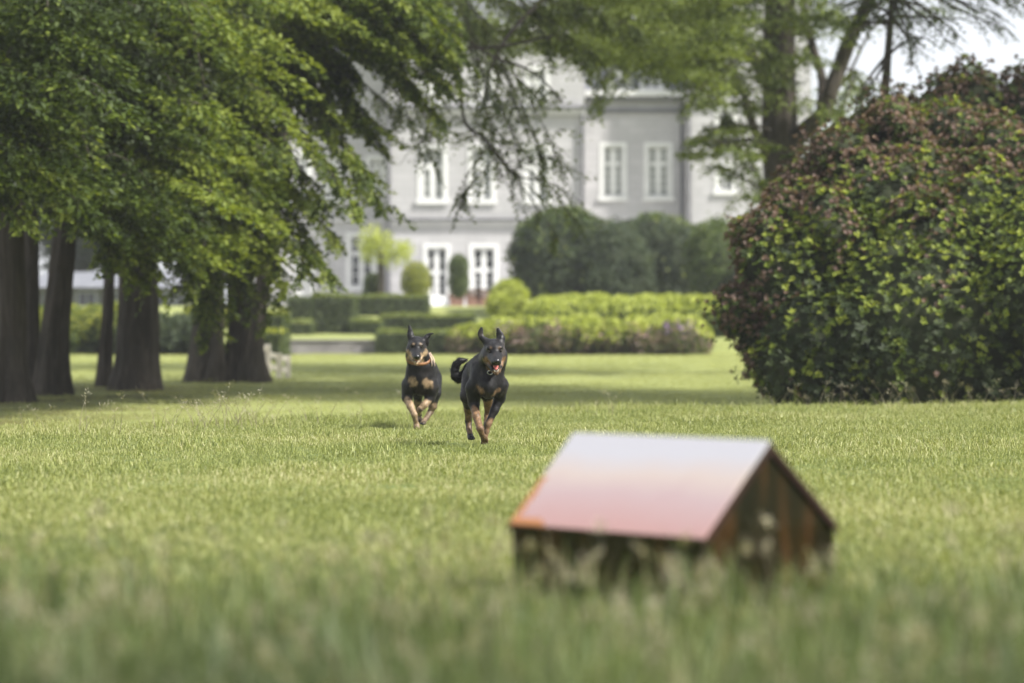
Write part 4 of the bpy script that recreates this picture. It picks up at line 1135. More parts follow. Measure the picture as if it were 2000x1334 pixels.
# ------------------------------------------------------------------ rhododendrons
def rosettes(rg, Pp, Un, L, Wd, per, t, droop=.15, cup=.35):
    n = len(Pp); a0 = rg.uniform(0, 6.28, n)
    ref = unit(np.cross(Un, rdir(rg, n))); ref2 = np.cross(Un, ref)
    V = []; T = []
    for k in range(per):
        an = a0+2*np.pi*k/per+rg.normal(0, .2, n)
        d = ref*np.cos(an)[:, None]+ref2*np.sin(an)[:, None]
        d = unit(d+Un*rg.normal(cup, .25, n)[:, None])
        side = unit(np.cross(d, Un)); nn = np.cross(side, d)
        l = (L*rg.uniform(.65, 1.2, n))[:, None]; w = (Wd*rg.uniform(.8, 1.15, n))[:, None]
        v, f_, t_ = leaves(Pp+d*l*.08, d, nn, l[:, 0], w[:, 0]*1.5, np.clip(t+rg.normal(0, .1, n), 0, 1), .2)
        V.append(v); T.append(t_)
    V = np.concatenate(V); T = np.concatenate(T)
    o = np.arange(n*per)[:, None]*4
    F = np.concatenate([np.stack([o, o+1, o+2], 2), np.stack([o, o+2, o+3], 2)], 1).reshape(-1, 3)
    return V, F, T

def shell_pts(rg, lumps, n, depth=.15, wob=.05):
    C = np.array([l[0] for l in lumps], float); R = np.array([l[1] for l in lumps], float)
    ar = R[:, 0]*R[:, 2]+R[:, 0]*R[:, 1]+R[:, 1]*R[:, 2]; k = rg.choice(len(lumps), n, p=ar/ar.sum())
    u = rdir(rg, n); rad = 1-depth*rg.uniform(0, 1, n)**1.5+rg.normal(0, wob, n)
    p = C[k]+u*R[k]*rad[:, None]
    q = (p[:, None]-C[None])/R[None]; ins = ((q**2).sum(2) < (1-depth*1.15)**2); ins[np.arange(n), k] = False
    kp = ~ins.any(1) & (p[:, 2] > gz(p[:, 0], p[:, 1])+.03)
    return p[kp], unit((u/R[k])[kp])

def dented(rg, c, r, n, s0=.2, s1=.34, cone=None):
    out = [(c, (r[0]*.84, r[1]*.84, r[2]*.86))]
    for i in range(n):
        u = rdir(rg, 1)[0]; s = rg.uniform(s0, s1)
        out.append(((c[0]+u[0]*r[0]*(1-s)*1.02, c[1]+u[1]*r[1]*(1-s), c[2]+u[2]*r[2]*(1-s)), (r[0]*s, r[1]*s, r[2]*s*1.0)))
    return out

rg = np.random.default_rng(901)
dB = 36.5
zb = float(gz(4, dB))
def LB(px, py, d_, rx, ry, rz): return ((W(px, d_), d_, Zz(py, d_)), (rx, ry, rz))
big1 = [LB(1800, 640, dB+.6, 1.95, 1.9, 1.75), LB(2080, 600, dB+.5, 1.9, 2.0, 2.1), LB(1560, 660, dB+.4, .72, 1.3, .95), LB(1530, 560, dB+.6, .62, 1.2, .95), LB(1620, 500, dB+.8, .85, 1.3, 1.05),
        LB(1575, 430, dB+1.2, .52, 1.0, .62), LB(1680, 400, dB+1.5, .85, 1.2, .95), LB(1790, 375, dB+2.0, .9, 1.2, .85), LB(1930, 470, dB+.9, 1.3, 1.6, 1.05), LB(1720, 420, dB+1.1, .95, 1.3, .85)]
big1 += [LB(1490, 470, dB+.8, .40, .8, .42), LB(1640, 300, dB+1.4, .42, .8, .34), LB(1745, 245, dB+1.8, .38, .8, .30), LB(1850, 270, dB+2.2, .60, .9, .50), LB(1960, 330, dB+1.8, .8, 1.1, .65), LB(1445, 610, dB+.4, .30, .6, .38)]
lump1 = []
for k_, (c_, r_) in enumerate(big1):
    n_ = int(8+14*r_[0]); lump1.append((c_, tuple(q*.9 for q in r_)))
    for i in range(n_):
        u = rdir(rg, 1)[0]; s = rg.uniform(.11, .26)*(1.9/r_[0])**.5
        if c_[2]+u[2]*r_[2] < 0: continue
        lump1.append(((c_[0]+u[0]*r_[0]*(1-s*.6), c_[1]+u[1]*r_[1]*(1-s*.6), c_[2]+u[2]*r_[2]*(1-s*.6)), (r_[0]*s, r_[1]*s, r_[2]*s)))
rr1 = empty("rhododendron", (W(1800, dB), dB, zb), "huge rounded rhododendron with lime new leaves and brown faded flower heads", "shrub")
p, u = shell_pts(rg, lump1, 52000, .12, .035)
stray = rg.uniform(0, 1, len(p)) < .10; p = p+u*(stray*rg.uniform(0, .20, len(p)))[:, None]
up_ = unit(u*.8+np.array([0, -.1, .75])+rg.normal(0, .2, u.shape))
# where the new growth is: noise patches and the right-hand middle
nz = np.array([mnoise.noise(Vector(q)*1.1) for q in p]); nz2 = np.array([mnoise.noise(Vector(q)*4.2+Vector((9, 3, 1))) for q in p])
pxs = (p[:, 0]/p[:, 1])*FPX+1000; pz = p[:, 2]
sx_ = (p[:, 0]-W(1430, dB))/(W(2000, dB)-W(1430, dB))       # 0 left flank .. 1 right
brownness = .75*(1-sx_*3.2).clip(0, 1)+.95*S((pz-2.0)/.9)*(1-.25*sx_.clip(0, 1))-.05+nz*1.0+nz2*.25
brown = brownness > .38+rg.normal(0, .2, len(p))
newg = (~brown | (rg.uniform(0, 1, len(p)) < .10)) & (nz2*.9+nz*.4+.50*S((pz-.5)/1.5)*(.5+sx_.clip(0, .6)) + rg.normal(0, .25, len(p)) > .10)
old = ~brown & ~newg; brown = brown & ~newg
M['deep'] = leaf_mat("deep_green_leaf", [(0, (0.018, 0.028, 0.012)), (.5, (0.034, 0.048, 0.018)), (1, (0.06, 0.078, 0.028))], transl=.25, rough=.5, spec=.14)
tri_obj("old_leaves", [rosettes(rg, p[old], up_[old], .075, .026, 6, rg.uniform(0, .9, old.sum()), .3, .15)], M['deep'], True, rr1, 'stuff')
M['newleaf'] = leaf_mat("new_growth_leaf", [(0, (0.06, 0.09, 0.018)), (.5, (0.15, 0.20, 0.03)), (1, (0.32, 0.36, 0.055))], transl=.4, rough=.5, spec=.22, world_scale=1.2, world_amt=.25)
tri_obj("new_growth", [rosettes(rg, p[newg]+up_[newg]*.03, up_[newg], .062, .024, 6, rg.uniform(0, 1, newg.sum()), .1, .55)], M['newleaf'], True, rr1, 'stuff')
pb = p[brown]
tri_obj("dark_leaves", [rosettes(rg, pb[::2]-u[brown][::2]*.04, up_[brown][::2], .075, .026, 6, rg.uniform(0, .8, len(pb[::2])), .3, .1)], M['mid'], True, rr1, 'stuff')
tri_obj("faded_flower_heads", [rosettes(rg, pb, up_[brown], .05, .026, 6, rg.uniform(0, 1, len(pb)), .2, .7)], M['bronze'], True, rr1, 'stuff')
sel = rg.uniform(0, 1, len(pb)) < .6
tri_obj("pinkish_flower_heads", [rosettes(rg, pb[sel]+up_[brown][sel]*.03, up_[brown][sel], .038, .02, 6, rg.uniform(0, 1, sel.sum()), .1, .8)], M['brown_pink'], True, rr1, 'stuff')
core_blob(big1, .78).build("inner_branches", M['core'], rr1, smooth=True, kind='stuff')
# taller bronze one behind
dC = 41.0
big2 = [LB(1860, 420, dC+1, 1.5, 1.4, 1.9), LB(1880, 215, dC+1, .62, .9, .66), LB(2040, 260, dC+1, .95, 1.2, .95), LB(1760, 330, dC+1, .95, 1.1, .95), LB(1660, 400, dC+.8, .85, 1.0, 1.15), LB(1640, 330, dC+.6, .55, .8, .6), LB(1740, 250, dC+.8, .6, .8, .55), LB(1580, 370, dC+.3, .45, .7, .55), LB(2060, 480, dC+1, 1.5, 1.5, 2.0)]
lump2 = []
for k_, (c_, r_) in enumerate(big2):
    lump2.append((c_, tuple(q*.88 for q in r_)))
    for i in range(int(10+14*r_[0])):
        u = rdir(rg, 1)[0]; s = rg.uniform(.14, .26)*(1.3/r_[0])**.5
        lump2.append(((c_[0]+u[0]*r_[0]*(1-s*.6), c_[1]+u[1]*r_[1]*(1-s*.6), c_[2]+u[2]*r_[2]*(1-s*.6)), (r_[0]*s, r_[1]*s, r_[2]*s)))
rr2 = empty("bronze_rhododendron", (W(1850, dC), dC, float(gz(6, dC))), "taller bronze brown rhododendron rising behind the huge green one", "shrub")
p, u = shell_pts(rg, lump2, 26000, .14, .05); up_ = unit(u*.8+np.array([0, -.1, .75])+rg.normal(0, .2, u.shape))
stray = rg.uniform(0, 1, len(p)) < .12; p = p+u*(stray*rg.uniform(0, .28, len(p)))[:, None]
kk = rg.uniform(0, 1, len(p)) < .30
tri_obj("old_leaves", [rosettes(rg, p[kk], up_[kk], .085, .03, 6, rg.uniform(0, .9, kk.sum()), .3, .15)], M['mid'], True, rr2, 'stuff')
tri_obj("faded_flower_heads", [rosettes(rg, p[~kk], up_[~kk], .055, .028, 6, rg.uniform(0, 1, (~kk).sum()), .2, .6)], M['bronze'], True, rr2, 'stuff')
hz_ = ~kk & (rg.uniform(0, 1, len(p)) < .45)
tri_obj("pinkish_flower_heads", [rosettes(rg, p[hz_]+up_[hz_]*.03, up_[hz_], .05, .024, 6, rg.uniform(0, 1, hz_.sum()), .1, .8)], M['brown_pink'], True, rr2, 'stuff')
lm_ = rg.uniform(0, 1, len(p)) < .06
tri_obj("new_growth", [rosettes(rg, p[lm_]+up_[lm_]*.04, up_[lm_], .07, .028, 6, rg.uniform(.3, 1, lm_.sum()), .1, .5)], M['newleaf'], True, rr2, 'stuff')
core_blob(big2, .80).build("inner_branches", M['core'], rr2, smooth=True, kind='stuff')
# ------------------------------------------------------------------ house-shaped metal box
def metal(name, c_hi, c_lo, rough, obj_axis=None, stain=True):
    global nt
    m, nt, out = new_mat(name)
    tc = nt.nodes.new("ShaderNodeTexCoord")
    sp = nt.nodes.new("ShaderNodeSeparateXYZ"); nt.links.new(tc.outputs['Object'], sp.inputs[0])
    n1 = tex_noise(nt, 3.0, 5, tc.outputs['Object'])
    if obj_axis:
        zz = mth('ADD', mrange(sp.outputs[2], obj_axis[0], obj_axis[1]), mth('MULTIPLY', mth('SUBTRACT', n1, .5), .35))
        col = ramp(nt, zz, [(0.0, c_lo), (0.38, tuple(.35*a+.65*b for a, b in zip(c_hi, c_lo))), (0.62, (0.86, 0.70, 0.60)), (0.9, c_hi)])  # pale ridge to pink eaves: reflected surroundings painted into the roof colour
    else:
        col = ramp(nt, n1, [(.3, c_lo), (.7, c_hi)])
    rg_ = mth('ADD', mth('MULTIPLY', n1, .12), rough)
    metalness = 0.85
    if stain:
        edge = mth('SUBTRACT', mrange(sp.outputs[0], -.80, -.875), mth('MULTIPLY', tex_noise(nt, 22, 6, tc.outputs['Object'], .75), 1.15))
        low = mrange(sp.outputs[2], .41, .30)
        s1 = mth('MULTIPLY', mth('GREATER_THAN', edge, .0), mth('GREATER_THAN', low, .12))
        e2 = mth('SUBTRACT', mth('MULTIPLY', mrange(sp.outputs[0], -.66, -.78), mrange(sp.outputs[2], .292, .262)), mth('MULTIPLY', tex_noise(nt, 22, 6, tc.outputs['Object'], .7), .9))
        s2 = mth('GREATER_THAN', e2, -.06)
        s_ = mth('MAXIMUM', s1, s2)
        col = mixc(nt, s_, col, (0.42, 0.17, 0.055))
        b = bsdf(nt, out, col, rg_, .5, metalness)
        nt.links.new(mth('MULTIPLY', mth('SUBTRACT', 1.0, s_), metalness), b.inputs['Metallic'])
    else:
        bsdf(nt, out, col, rg_, .5, metalness)
    return m
M['roofmetal'] = metal("copper_painted_reflection", (0.80, 0.765, 0.765), (0.74, 0.44, 0.39), .10, (.27, .50))
m, nt, out = new_mat("glossy_dark_panel")
tc = nt.nodes.new("ShaderNodeTexCoord")
mp = nt.nodes.new("ShaderNodeMapping"); mp.inputs['Scale'].default_value = (14, 14, 2.2); nt.links.new(tc.outputs['Object'], mp.inputs[0])
b = bsdf(nt, out, ramp(nt, tex_noise(nt, 1, 5, mp.outputs[0]), [(.38, (.005, .004, .003)), (.52, (.012, .008, .004)), (.66, (.035, .016, .007))]), .06, .4, 0, tex_noise(nt, 3, 2, tc.outputs['Object']), .12, .03)
M['rustmetal'] = m
M['edgemetal'] = metal("worn_edge", (0.10, 0.06, 0.05), (0.05, 0.03, 0.025), .3, None, False)
BL, BW, BH, BR = .873, .565, .262, .267
bx = empty("metal_box", (0, 0, 0), "house shaped rusty metal box with a pale pink reflective roof in the grass", "metal box")
def _rot(rz, rx, ry): return Matrix.Rotation(ry, 4, 'Y') @ Matrix.Rotation(rx, 4, 'X') @ Matrix.Rotation(rz, 4, 'Z')
bx.matrix_world = Matrix.Translation((.571, 8.8, -.031)) @ _rot(-.86, .023, -.026)
def bpart(name, verts, faces, m_, bevel=.003):
    me = bpy.data.meshes.new(name); me.from_pydata(verts, [], faces); me.update()
    o = link(name, me, m_); o.parent = bx; o.matrix_parent_inverse = Matrix.Identity(4)
    if bevel:
        b = o.modifiers.new('bevel', 'BEVEL'); b.width = bevel; b.segments = 2
    return o
def slab(name, a, b, c, d, th, nrm, m_):
    v = [Vector(q) for q in (a, b, c, d)]; n = Vector(nrm).normalized()*th
    vs = [tuple(q) for q in v]+[tuple(q-n) for q in v]
    return bpart(name, vs, [(0,1,2,3),(7,6,5,4),(0,4,5,1),(1,5,6,2),(2,6,7,3),(3,7,4,0)], m_)
i_ = .006
slab("side_wall", (-BL+i_, 0, -.1), (-i_, 0, -.1), (-i_, 0, BH-.008), (-BL+i_, 0, BH-.008), .008, (0, -1, 0), M['rustmetal'])
slab("side_wall", (-i_, BW, -.1), (-BL+i_, BW, -.1), (-BL+i_, BW, BH-.008), (-i_, BW, BH-.008), .008, (0, 1, 0), M['rustmetal'])
def gable(x, sgn):
    y = [(.004, -.1), (BW-.004, -.1), (BW-.004, BH-.006), (BW/2, BH+BR-.014), (.004, BH-.006)]
    vs = [(x, a, b) for a, b in y]+[(x-.008*sgn, a, b) for a, b in y]
    f = [(0,1,2,3,4), (9,8,7,6,5)]+[(k, k+5, (k+1) % 5+5, (k+1) % 5) for k in range(5)]
    bpart("gable_wall", vs, f, M['rustmetal'], 0)
gable(-.004, 1); gable(-BL+.004, -1)
nf = (0, -BR, BW/2); nb_ = (0, BR, BW/2)
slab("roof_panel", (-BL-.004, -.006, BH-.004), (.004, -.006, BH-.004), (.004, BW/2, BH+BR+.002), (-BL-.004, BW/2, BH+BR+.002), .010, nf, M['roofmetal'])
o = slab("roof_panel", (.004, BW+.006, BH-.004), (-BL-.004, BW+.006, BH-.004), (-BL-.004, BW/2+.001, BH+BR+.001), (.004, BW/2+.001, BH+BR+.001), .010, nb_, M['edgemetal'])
# folded rims down the gable edges
for xx_ in (.005, -BL-.011):
    for (ya, za, yb, zb2) in ((-.004, BH-.016, BW/2, BH+BR-.012), (BW+.004, BH-.016, BW/2, BH+BR-.012)):
        bpart("rim", [(xx_, ya, za), (xx_+.006, ya, za), (xx_+.006, yb, zb2), (xx_, yb, zb2), (xx_, ya, za-.018), (xx_+.006, ya, za-.018), (xx_+.006, yb, zb2-.024), (xx_, yb, zb2-.024)],
              [(0,1,2,3),(7,6,5,4),(0,4,5,1),(1,5,6,2),(2,6,7,3),(3,7,4,0)], M['edgemetal'], 0)

# ------------------------------------------------------------------ dogs : one continuous surface each, from a smooth distance field
def sd_cone(p, a, b, ra, rb):
    ab = b-a; h = np.clip(((p-a)@ab)/max(ab@ab, 1e-9), 0, 1)
    return np.linalg.norm(p-a-h[..., None]*ab, axis=-1)-(ra+(rb-ra)*h)
def sd_ell(p, c, r, R):
    q = (p-c)@R if R is not None else p-c
    k0 = np.linalg.norm(q/r, axis=-1); k1 = np.linalg.norm(q/(r*r), axis=-1)
    return k0*(k0-1)/np.maximum(k1, 1e-6)
def smin(a, b, k):
    h = np.maximum(k-np.abs(a-b), 0)/k
    return np.minimum(a, b)-h*h*k*.25
def roty(deg, yaw=0):
    a = math.radians(deg); b = math.radians(yaw)
    R1 = np.array([[math.cos(a), 0, math.sin(a)], [0, 1, 0], [-math.sin(a), 0, math.cos(a)]])
    R2 = np.array([[math.cos(b), -math.sin(b), 0], [math.sin(b), math.cos(b), 0], [0, 0, 1]])
    return R2 @ R1
class SDF:
    def __init__(s): s.pr = []
    def cone(s, a, b, ra, rb, k=.03): s.pr.append((0, np.array(a, float), np.array(b, float), ra, rb, k)); return s
    def ell(s, c, r, k=.03, R=None): s.pr.append((1, np.array(c, float), np.array(r, float), R, None, k)); return s
    def chain(s, pts, rad, k=.03):
        for i in range(len(pts)-1): s.cone(pts[i], pts[i+1], rad[i], rad[i+1], k)
        return s
    def one(s, q, p): return sd_cone(p, q[1], q[2], q[3], q[4]) if q[0] == 0 else sd_ell(p, q[1], q[2], q[3])
    def ev(s, p):
        F = np.full(p.shape[:-1], 1.0)
        for q in s.pr: F = smin(F, s.one(q, p), q[5])
        return F
    def grid(s, lo, hi, h):
        lo = np.array(lo, float); n = np.ceil((np.array(hi)-lo)/h).astype(int)+1
        ax = [lo[i]+h*np.arange(n[i]) for i in range(3)]
        F = np.full(n, .2, dtype=np.float64)
        for q in s.pr:
            if q[0] == 0: bl = np.minimum(q[1]-q[3], q[2]-q[4]); bh = np.maximum(q[1]+q[3], q[2]+q[4])
            else: m_ = q[2].max() if q[3] is not None else q[2]; bl = q[1]-m_; bh = q[1]+m_
            pad = q[5]+2.5*h
            i0 = np.clip(((bl-pad-lo)/h).astype(int), 0, n-1); i1 = np.clip(((bh+pad-lo)/h).astype(int)+2, 1, n)
            sl = tuple(slice(a, b) for a, b in zip(i0, i1))
            G = np.stack(np.meshgrid(*[ax[j][sl[j]] for j in range(3)], indexing='ij'), -1)
            F[sl] = smin(F[sl], s.one(q, G), q[5])
        return F, lo
def surface_nets(F, lo, h):
    Sg = F < 0
    n = np.array(F.shape)
    acc = np.zeros(tuple(n-1)+(3,)); cnt = np.zeros(tuple(n-1))
    for ax in range(3):
        for a in (0, 1):
            for b in (0, 1):
                o0 = [0, 0, 0]; o1, o2 = [i for i in range(3) if i != ax]
                o0[o1] = a; o0[o2] = b
                s0 = tuple(slice(o0[i], o0[i]+n[i]-1) for i in range(3))
                o1v = list(o0); o1v[ax] += 1; s1 = tuple(slice(o1v[i], o1v[i]+n[i]-1) for i in range(3))
                f0, f1 = F[s0], F[s1]; m_ = (f0 < 0) != (f1 < 0)
                t = np.where(m_, f0/np.where(m_, f0-f1, 1), 0)
                for i in range(3): acc[..., i] += m_*(o0[i]+(t if i == ax else 0))
                cnt += m_
    act = cnt > 0; ids = -np.ones(act.shape, dtype=np.int64); ids[act] = np.arange(act.sum())
    ii = np.argwhere(act); V = (ii+acc[act]/cnt[act][:, None])*h+lo
    Fs = []
    for ax in range(3):
        u, v = (ax+1) % 3, (ax+2) % 3
        s0 = [slice(1, n[i]-1) for i in range(3)]; s1 = list(s0); s0[ax] = slice(0, n[ax]-1); s1[ax] = slice(1, n[ax])
        a, b = Sg[tuple(s0)], Sg[tuple(s1)]
        for flip, mask in ((False, a & ~b), (True, ~a & b)):
            e = np.argwhere(mask)
            if not len(e): continue
            off = np.array([1 if i != ax else 0 for i in range(3)]); e = e+off
            def cid(du, dv):
                q = e.copy(); q[:, u] -= du; q[:, v] -= dv
                return ids[q[:, 0], q[:, 1], q[:, 2]]
            f = np.stack([cid(0, 0), cid(1, 0), cid(1, 1), cid(0, 1)], 1)
            if flip: f = f[:, ::-1]
            Fs.append(f)
    return V, np.concatenate(Fs)
def cattr(me, vals):
    a = me.attributes.new('fur', 'FLOAT_COLOR', 'POINT')
    c = np.ones((len(vals), 4), dtype=np.float32); c[:, :3] = vals
    a.data.foreach_set('color', c.ravel())

def fur_mat(name, rough, spec):
    m, nt, out = new_mat(name)
    a = nt.nodes.new("ShaderNodeAttribute"); a.attribute_name = 'fur'
    c = mixc(nt, 1.0, a.outputs['Color'], ramp(nt, tex_noise(nt, 90, 4), [(.3, (.7, .7, .7)), (.7, (1.25, 1.22, 1.2))]), 'MULTIPLY')
    b = bsdf(nt, out, c, rough, spec, 0, tex_noise(nt, 260, 3), .35, .004)
    b.inputs['Sheen Weight'].default_value = .04; b.inputs['Sheen Roughness'].default_value = .4
    return m
M['fur'] = fur_mat("dog_coat", .42, .28)
M['strand'] = fur_mat("dog_hair", .5, .18)
m, nt, out = new_mat("wet_black"); bsdf(nt, out, (.008, .008, .009), .22, .6); M['nose'] = m
m, nt, out = new_mat("eye_amber"); bsdf(nt, out, (.014, .009, .006), .12, .4); M['eye'] = m
m, nt, out = new_mat("tongue_pink"); bsdf(nt, out, ramp(nt, tex_noise(nt, 60), [(.3, (.50, .13, .12)), (.7, (.62, .22, .20))]), .25, .6); M['tongue'] = m
m, nt, out = new_mat("mouth_dark"); bsdf(nt, out, (.12, .022, .02), .4, .5); M['mouth'] = m
m, nt, out = new_mat("teeth_ivory"); bsdf(nt, out, (.72, .68, .58), .25, .5); M['teeth'] = m
M['leather_dark'] = simple("dark_collar_leather", (.02, .018, .016), (.045, .04, .035), 30, .5)
M['leather_tan'] = simple("tan_collar_leather", (.20, .095, .04), (.30, .15, .07), 30, .5)
M['strap'] = simple("pale_strap", (.45, .33, .26), (.58, .45, .36), 30, .6)
m, nt, out = new_mat("collar_steel"); bsdf(nt, out, (.6, .6, .6), .25, .5, 1.0); M['steel'] = m

def blobmesh(b, c, r, R=None, nu=14, nv=9):
    n0 = len(b.v)
    for j in range(nv+1):
        th = math.pi*j/nv
        for i in range(nu):
            ph = 2*math.pi*i/nu
            v = np.array([math.sin(th)*math.cos(ph)*r[0], math.sin(th)*math.sin(ph)*r[1], math.cos(th)*r[2]])
            if R is not None: v = R@v
            b.v.append(tuple(np.array(c)+v))
    for j in range(nv):
        for i in range(nu):
            a = n0+j*nu+i; a2 = n0+j*nu+(i+1) % nu
            b.f.append((a, a+nu, a2+nu, a2))

class Dog:
    def __init__(s, name, label, X0, d, seed):
        s.rg = np.random.default_rng(seed); s.seed = seed
        s.off = np.array([X0, d, float(gz(X0, d))+.018]); s.f = SDF(); s.tan = []; s.root = empty(name, tuple(s.off), label, "dog", "dogs running across the lawn")
    def head(s, o, pitch, yaw, roll, jaw=.115, sc=1.0):
        s.ho = np.array(o, float); a, b, r = map(math.radians, (pitch, yaw, roll))
        # columns: right, forward, up
        fw = np.array([math.sin(b)*math.cos(a), -math.cos(b)*math.cos(a), -math.sin(a)])
        rt = np.array([math.cos(b), math.sin(b), 0]); up = np.cross(fw, rt)
        if up[2] < 0: up = -up
        rt, up = rt*math.cos(r)+up*math.sin(r), up*math.cos(r)-rt*math.sin(r)
        s.HM = np.stack([rt, fw, up], 1)*sc; s.hs = sc
        R = s.HM/sc
        h = s.h; f = s.f
        f.ell(h(0, -.025, -.002), (.064*sc, .082*sc, .058*sc), .02, R)
        f.ell(h(0, .035, .012), (.043*sc, .04*sc, .034*sc), .025, R)
        for q in (-1, 1):
            f.ell(h(q*.042, -.005, -.042), (.034*sc, .05*sc, .04*sc), .025, R)
            f.ell(h(q*.031, .050, .020), (.018*sc, .018*sc, .012*sc), .014, R)       # brow
            f.cone(h(q*.022, .040, -.034), h(q*.0125, .148, -.048), .027*sc, .0175*sc, .014)   # lips
            f.cone(h(q*.044, -.01, -.062), h(q*.018, .105, -jaw+.008), .024*sc, .009*sc, .014)   # jaw sides
        f.cone(h(0, .045, -.012), h(0, .160, -.034), .032*sc, .019*sc, .016)
        f.cone(h(0, -.01, -.078), h(0, .118, -jaw), .030*sc, .012*sc, .014)
        f.cone(h(0, -.02, -.05), h(0, -.09, -.10), .055*sc, .07*sc, .04)
        s.jaw = jaw
    def h(s, x, y, z): return s.ho+s.HM@np.array([x, y, z])
    def paw(s, c, fwd=(0, -1, 0), k=.008, flat=True):
        c = np.array(c, float); fw = np.array(fwd, float); fw /= np.linalg.norm(fw)
        rt = np.cross(fw, [0, 0, 1.0]); 
        if np.linalg.norm(rt) < .2: rt = np.array([1.0, 0, 0])
        rt /= np.linalg.norm(rt); up = np.cross(rt, fw); R = np.stack([rt, fw, up], 1)
        s.f.ell(c, (.025, .034, .018), .012, R)
        for q, fx in ((-1.5, .018), (-.5, .030), (.5, .030), (1.5, .018)):
            s.f.ell(c+rt*q*.0125+fw*fx-up*.004, (.0085, .016, .011), .004, R)
    def colour(s, V):
        n = len(V); t = np.zeros(n)
        wq = np.array([mnoise.noise(Vector(v*26)+Vector((3, 1, 2))) for v in V])*.020
        for a, b, r, st in s.tan:
            d_ = sd_cone(V, np.array(a, float), np.array(b, float), r, r)
            t = np.maximum(t, st*np.clip(.5-(d_+wq*min(1, r/.03))/.022, 0, 1))
        for a, b, r in s.blk:
            d_ = sd_cone(V, np.array(a, float), np.array(b, float), r, r)
            t = t*(1-np.clip(.5-d_/.012, 0, 1))
        w = np.array([mnoise.noise(Vector(v*38)) for v in V]); w2 = np.array([mnoise.noise(Vector(v*14)+Vector((s.seed, 0, 0))) for v in V])
        t = np.clip(t+w*.35*(t > .02)*(t < .98), 0, 1)[:, None]
        blk = np.array([.0085, .008, .009])*(1+.5*w[:, None]); tn = s.tancol*(1+.25*w[:, None]+.2*w2[:, None])
        if s.fleck: 
            fl = np.clip((w2-.12)*2.2+w*.5, 0, 1)[:, None]*s.fleck; blk = blk*(1-fl)+np.array([.045, .037, .033])*fl
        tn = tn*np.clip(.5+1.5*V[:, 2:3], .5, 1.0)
        return blk*(1-t)+tn*t
    def build(s, lo, hi, h=.006, nf=26000):
        F, l0 = s.f.grid(lo, hi, h); V, Q = surface_nets(F, l0, h)
        me = mesh_np("body", V, Q, 4)
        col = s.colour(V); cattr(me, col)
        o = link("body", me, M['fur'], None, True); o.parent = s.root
        me.update(); nv = np.zeros(len(V)*3, dtype=np.float32); me.vertices.foreach_get('normal', nv); nv = nv.reshape(-1, 3).astype(float)
        rg = s.rg; k = rg.integers(0, len(V), nf); p = V[k]; n = nv[k]
        head = (np.linalg.norm(p-s.ho, axis=1) < .125) | (sd_cone(p, s.ho, s.h(0, .17, -.05), .09, .06) < 0)
        flow = np.where(head[:, None], np.array([0, .9, .1]), np.array([0, .45, -.9]))
        taild = np.array([sd_cone(p, np.array(a, float), np.array(b, float), .05, .05) for a, b in zip(s.tail[:-1], s.tail[1:])])
        kt = taild.argmin(0); istail = taild.min(0) < 0
        tdir = unit(np.array(s.tail[1:], float)-np.array(s.tail[:-1], float))
        flow = np.where(istail[:, None], tdir[kt], flow)
        flow = flow+rg.normal(0, .28, flow.shape); tg = flow-(flow*n).sum(1)[:, None]*n
        lift = np.where(istail, .75, np.where(head, .12, .22))[:, None]
        d_ = unit(unit(tg)+n*lift*rg.uniform(.5, 1.5, (nf, 1)))
        neck = (np.linalg.norm(p-s.ruff, axis=1) < .15) & ~head
        ear = p[:, 2] > s.ho[2]+.075
        ln = np.where(ear, .003, 1.0)*0+np.where(ear, .0035, np.where(istail, .022, np.where(head, .008, np.where(neck, .024, np.where(p[:, 2] < .28, .008, .014)))))*rg.uniform(.5, 1.3, nf)
        # keep the mouth clear
        sd_ = unit(np.cross(d_, n)); w = np.where(head, .0011, .0016)[:, None]
        Vt = np.stack([p-sd_*w-n*.001, p+sd_*w-n*.001, p+d_*ln[:, None]+n*.0005], 1).reshape(-1, 3)
        hm = mesh_np("coat_hair", Vt, np.arange(nf*3).reshape(-1, 3), 3)
        cattr(hm, np.repeat(col[k]*rg.uniform(.45, 1.4, (nf, 1)), 3, axis=0))
        o = link("coat_hair", hm, M['strand'], None); o.parent = s.root; o['kind'] = 'stuff'
        # face parts
        R = s.HM/s.hs
        def part(nm, b, m_): 
            q = link(nm, b.mesh(nm), m_, None, True); q.parent = s.root; return q
        b = MB(); blobmesh(b, s.h(0, .178, -.032), (.0215*s.hs, .015*s.hs, .0165*s.hs), R); 
        part("nose", b, M['nose'])
        for q in (-1, 1):
            b = MB(); blobmesh(b, s.h(q*.0335, .0615, .003), (.0115, .0115, .0115*s.eyeopen), R); part("eye", b, M['eye'])
            b = MB(); e = s.f.ev(np.array([s.h(q*.0335, .0605, .006)]))
        jy = s.jaw
        b = MB(); blobmesh(b, s.h(0, .045, -.068), (.022, .052, .016), R); part("mouth_lining", b, M['mouth'])
        b = MB(); zt_ = -(jy-.012)
        pts = [s.h(0, .02, -.066), s.h(0, .05, zt_+.030), s.h(0, .075, zt_+.020), s.h(0, .098, zt_+.010), s.h(0, .112, zt_+.004)]
        n0 = 0
        for i, p_ in enumerate(pts):
            for j in range(9):
                a = (j/8-.5)*2; w_ = [.014, .019, .020, .016, .008][i]
                b.v.append(tuple(p_+R@np.array([a*w_, 0, .005*a*a])))
        for i in range(4):
            for j in range(8):
                a = i*9+j; b.f.append((a, a+1, a+10, a+9))
        q = part("tongue", b, M['tongue']); sm = q.modifiers.new('solid', 'SOLIDIFY'); sm.thickness = .005
        b = MB()
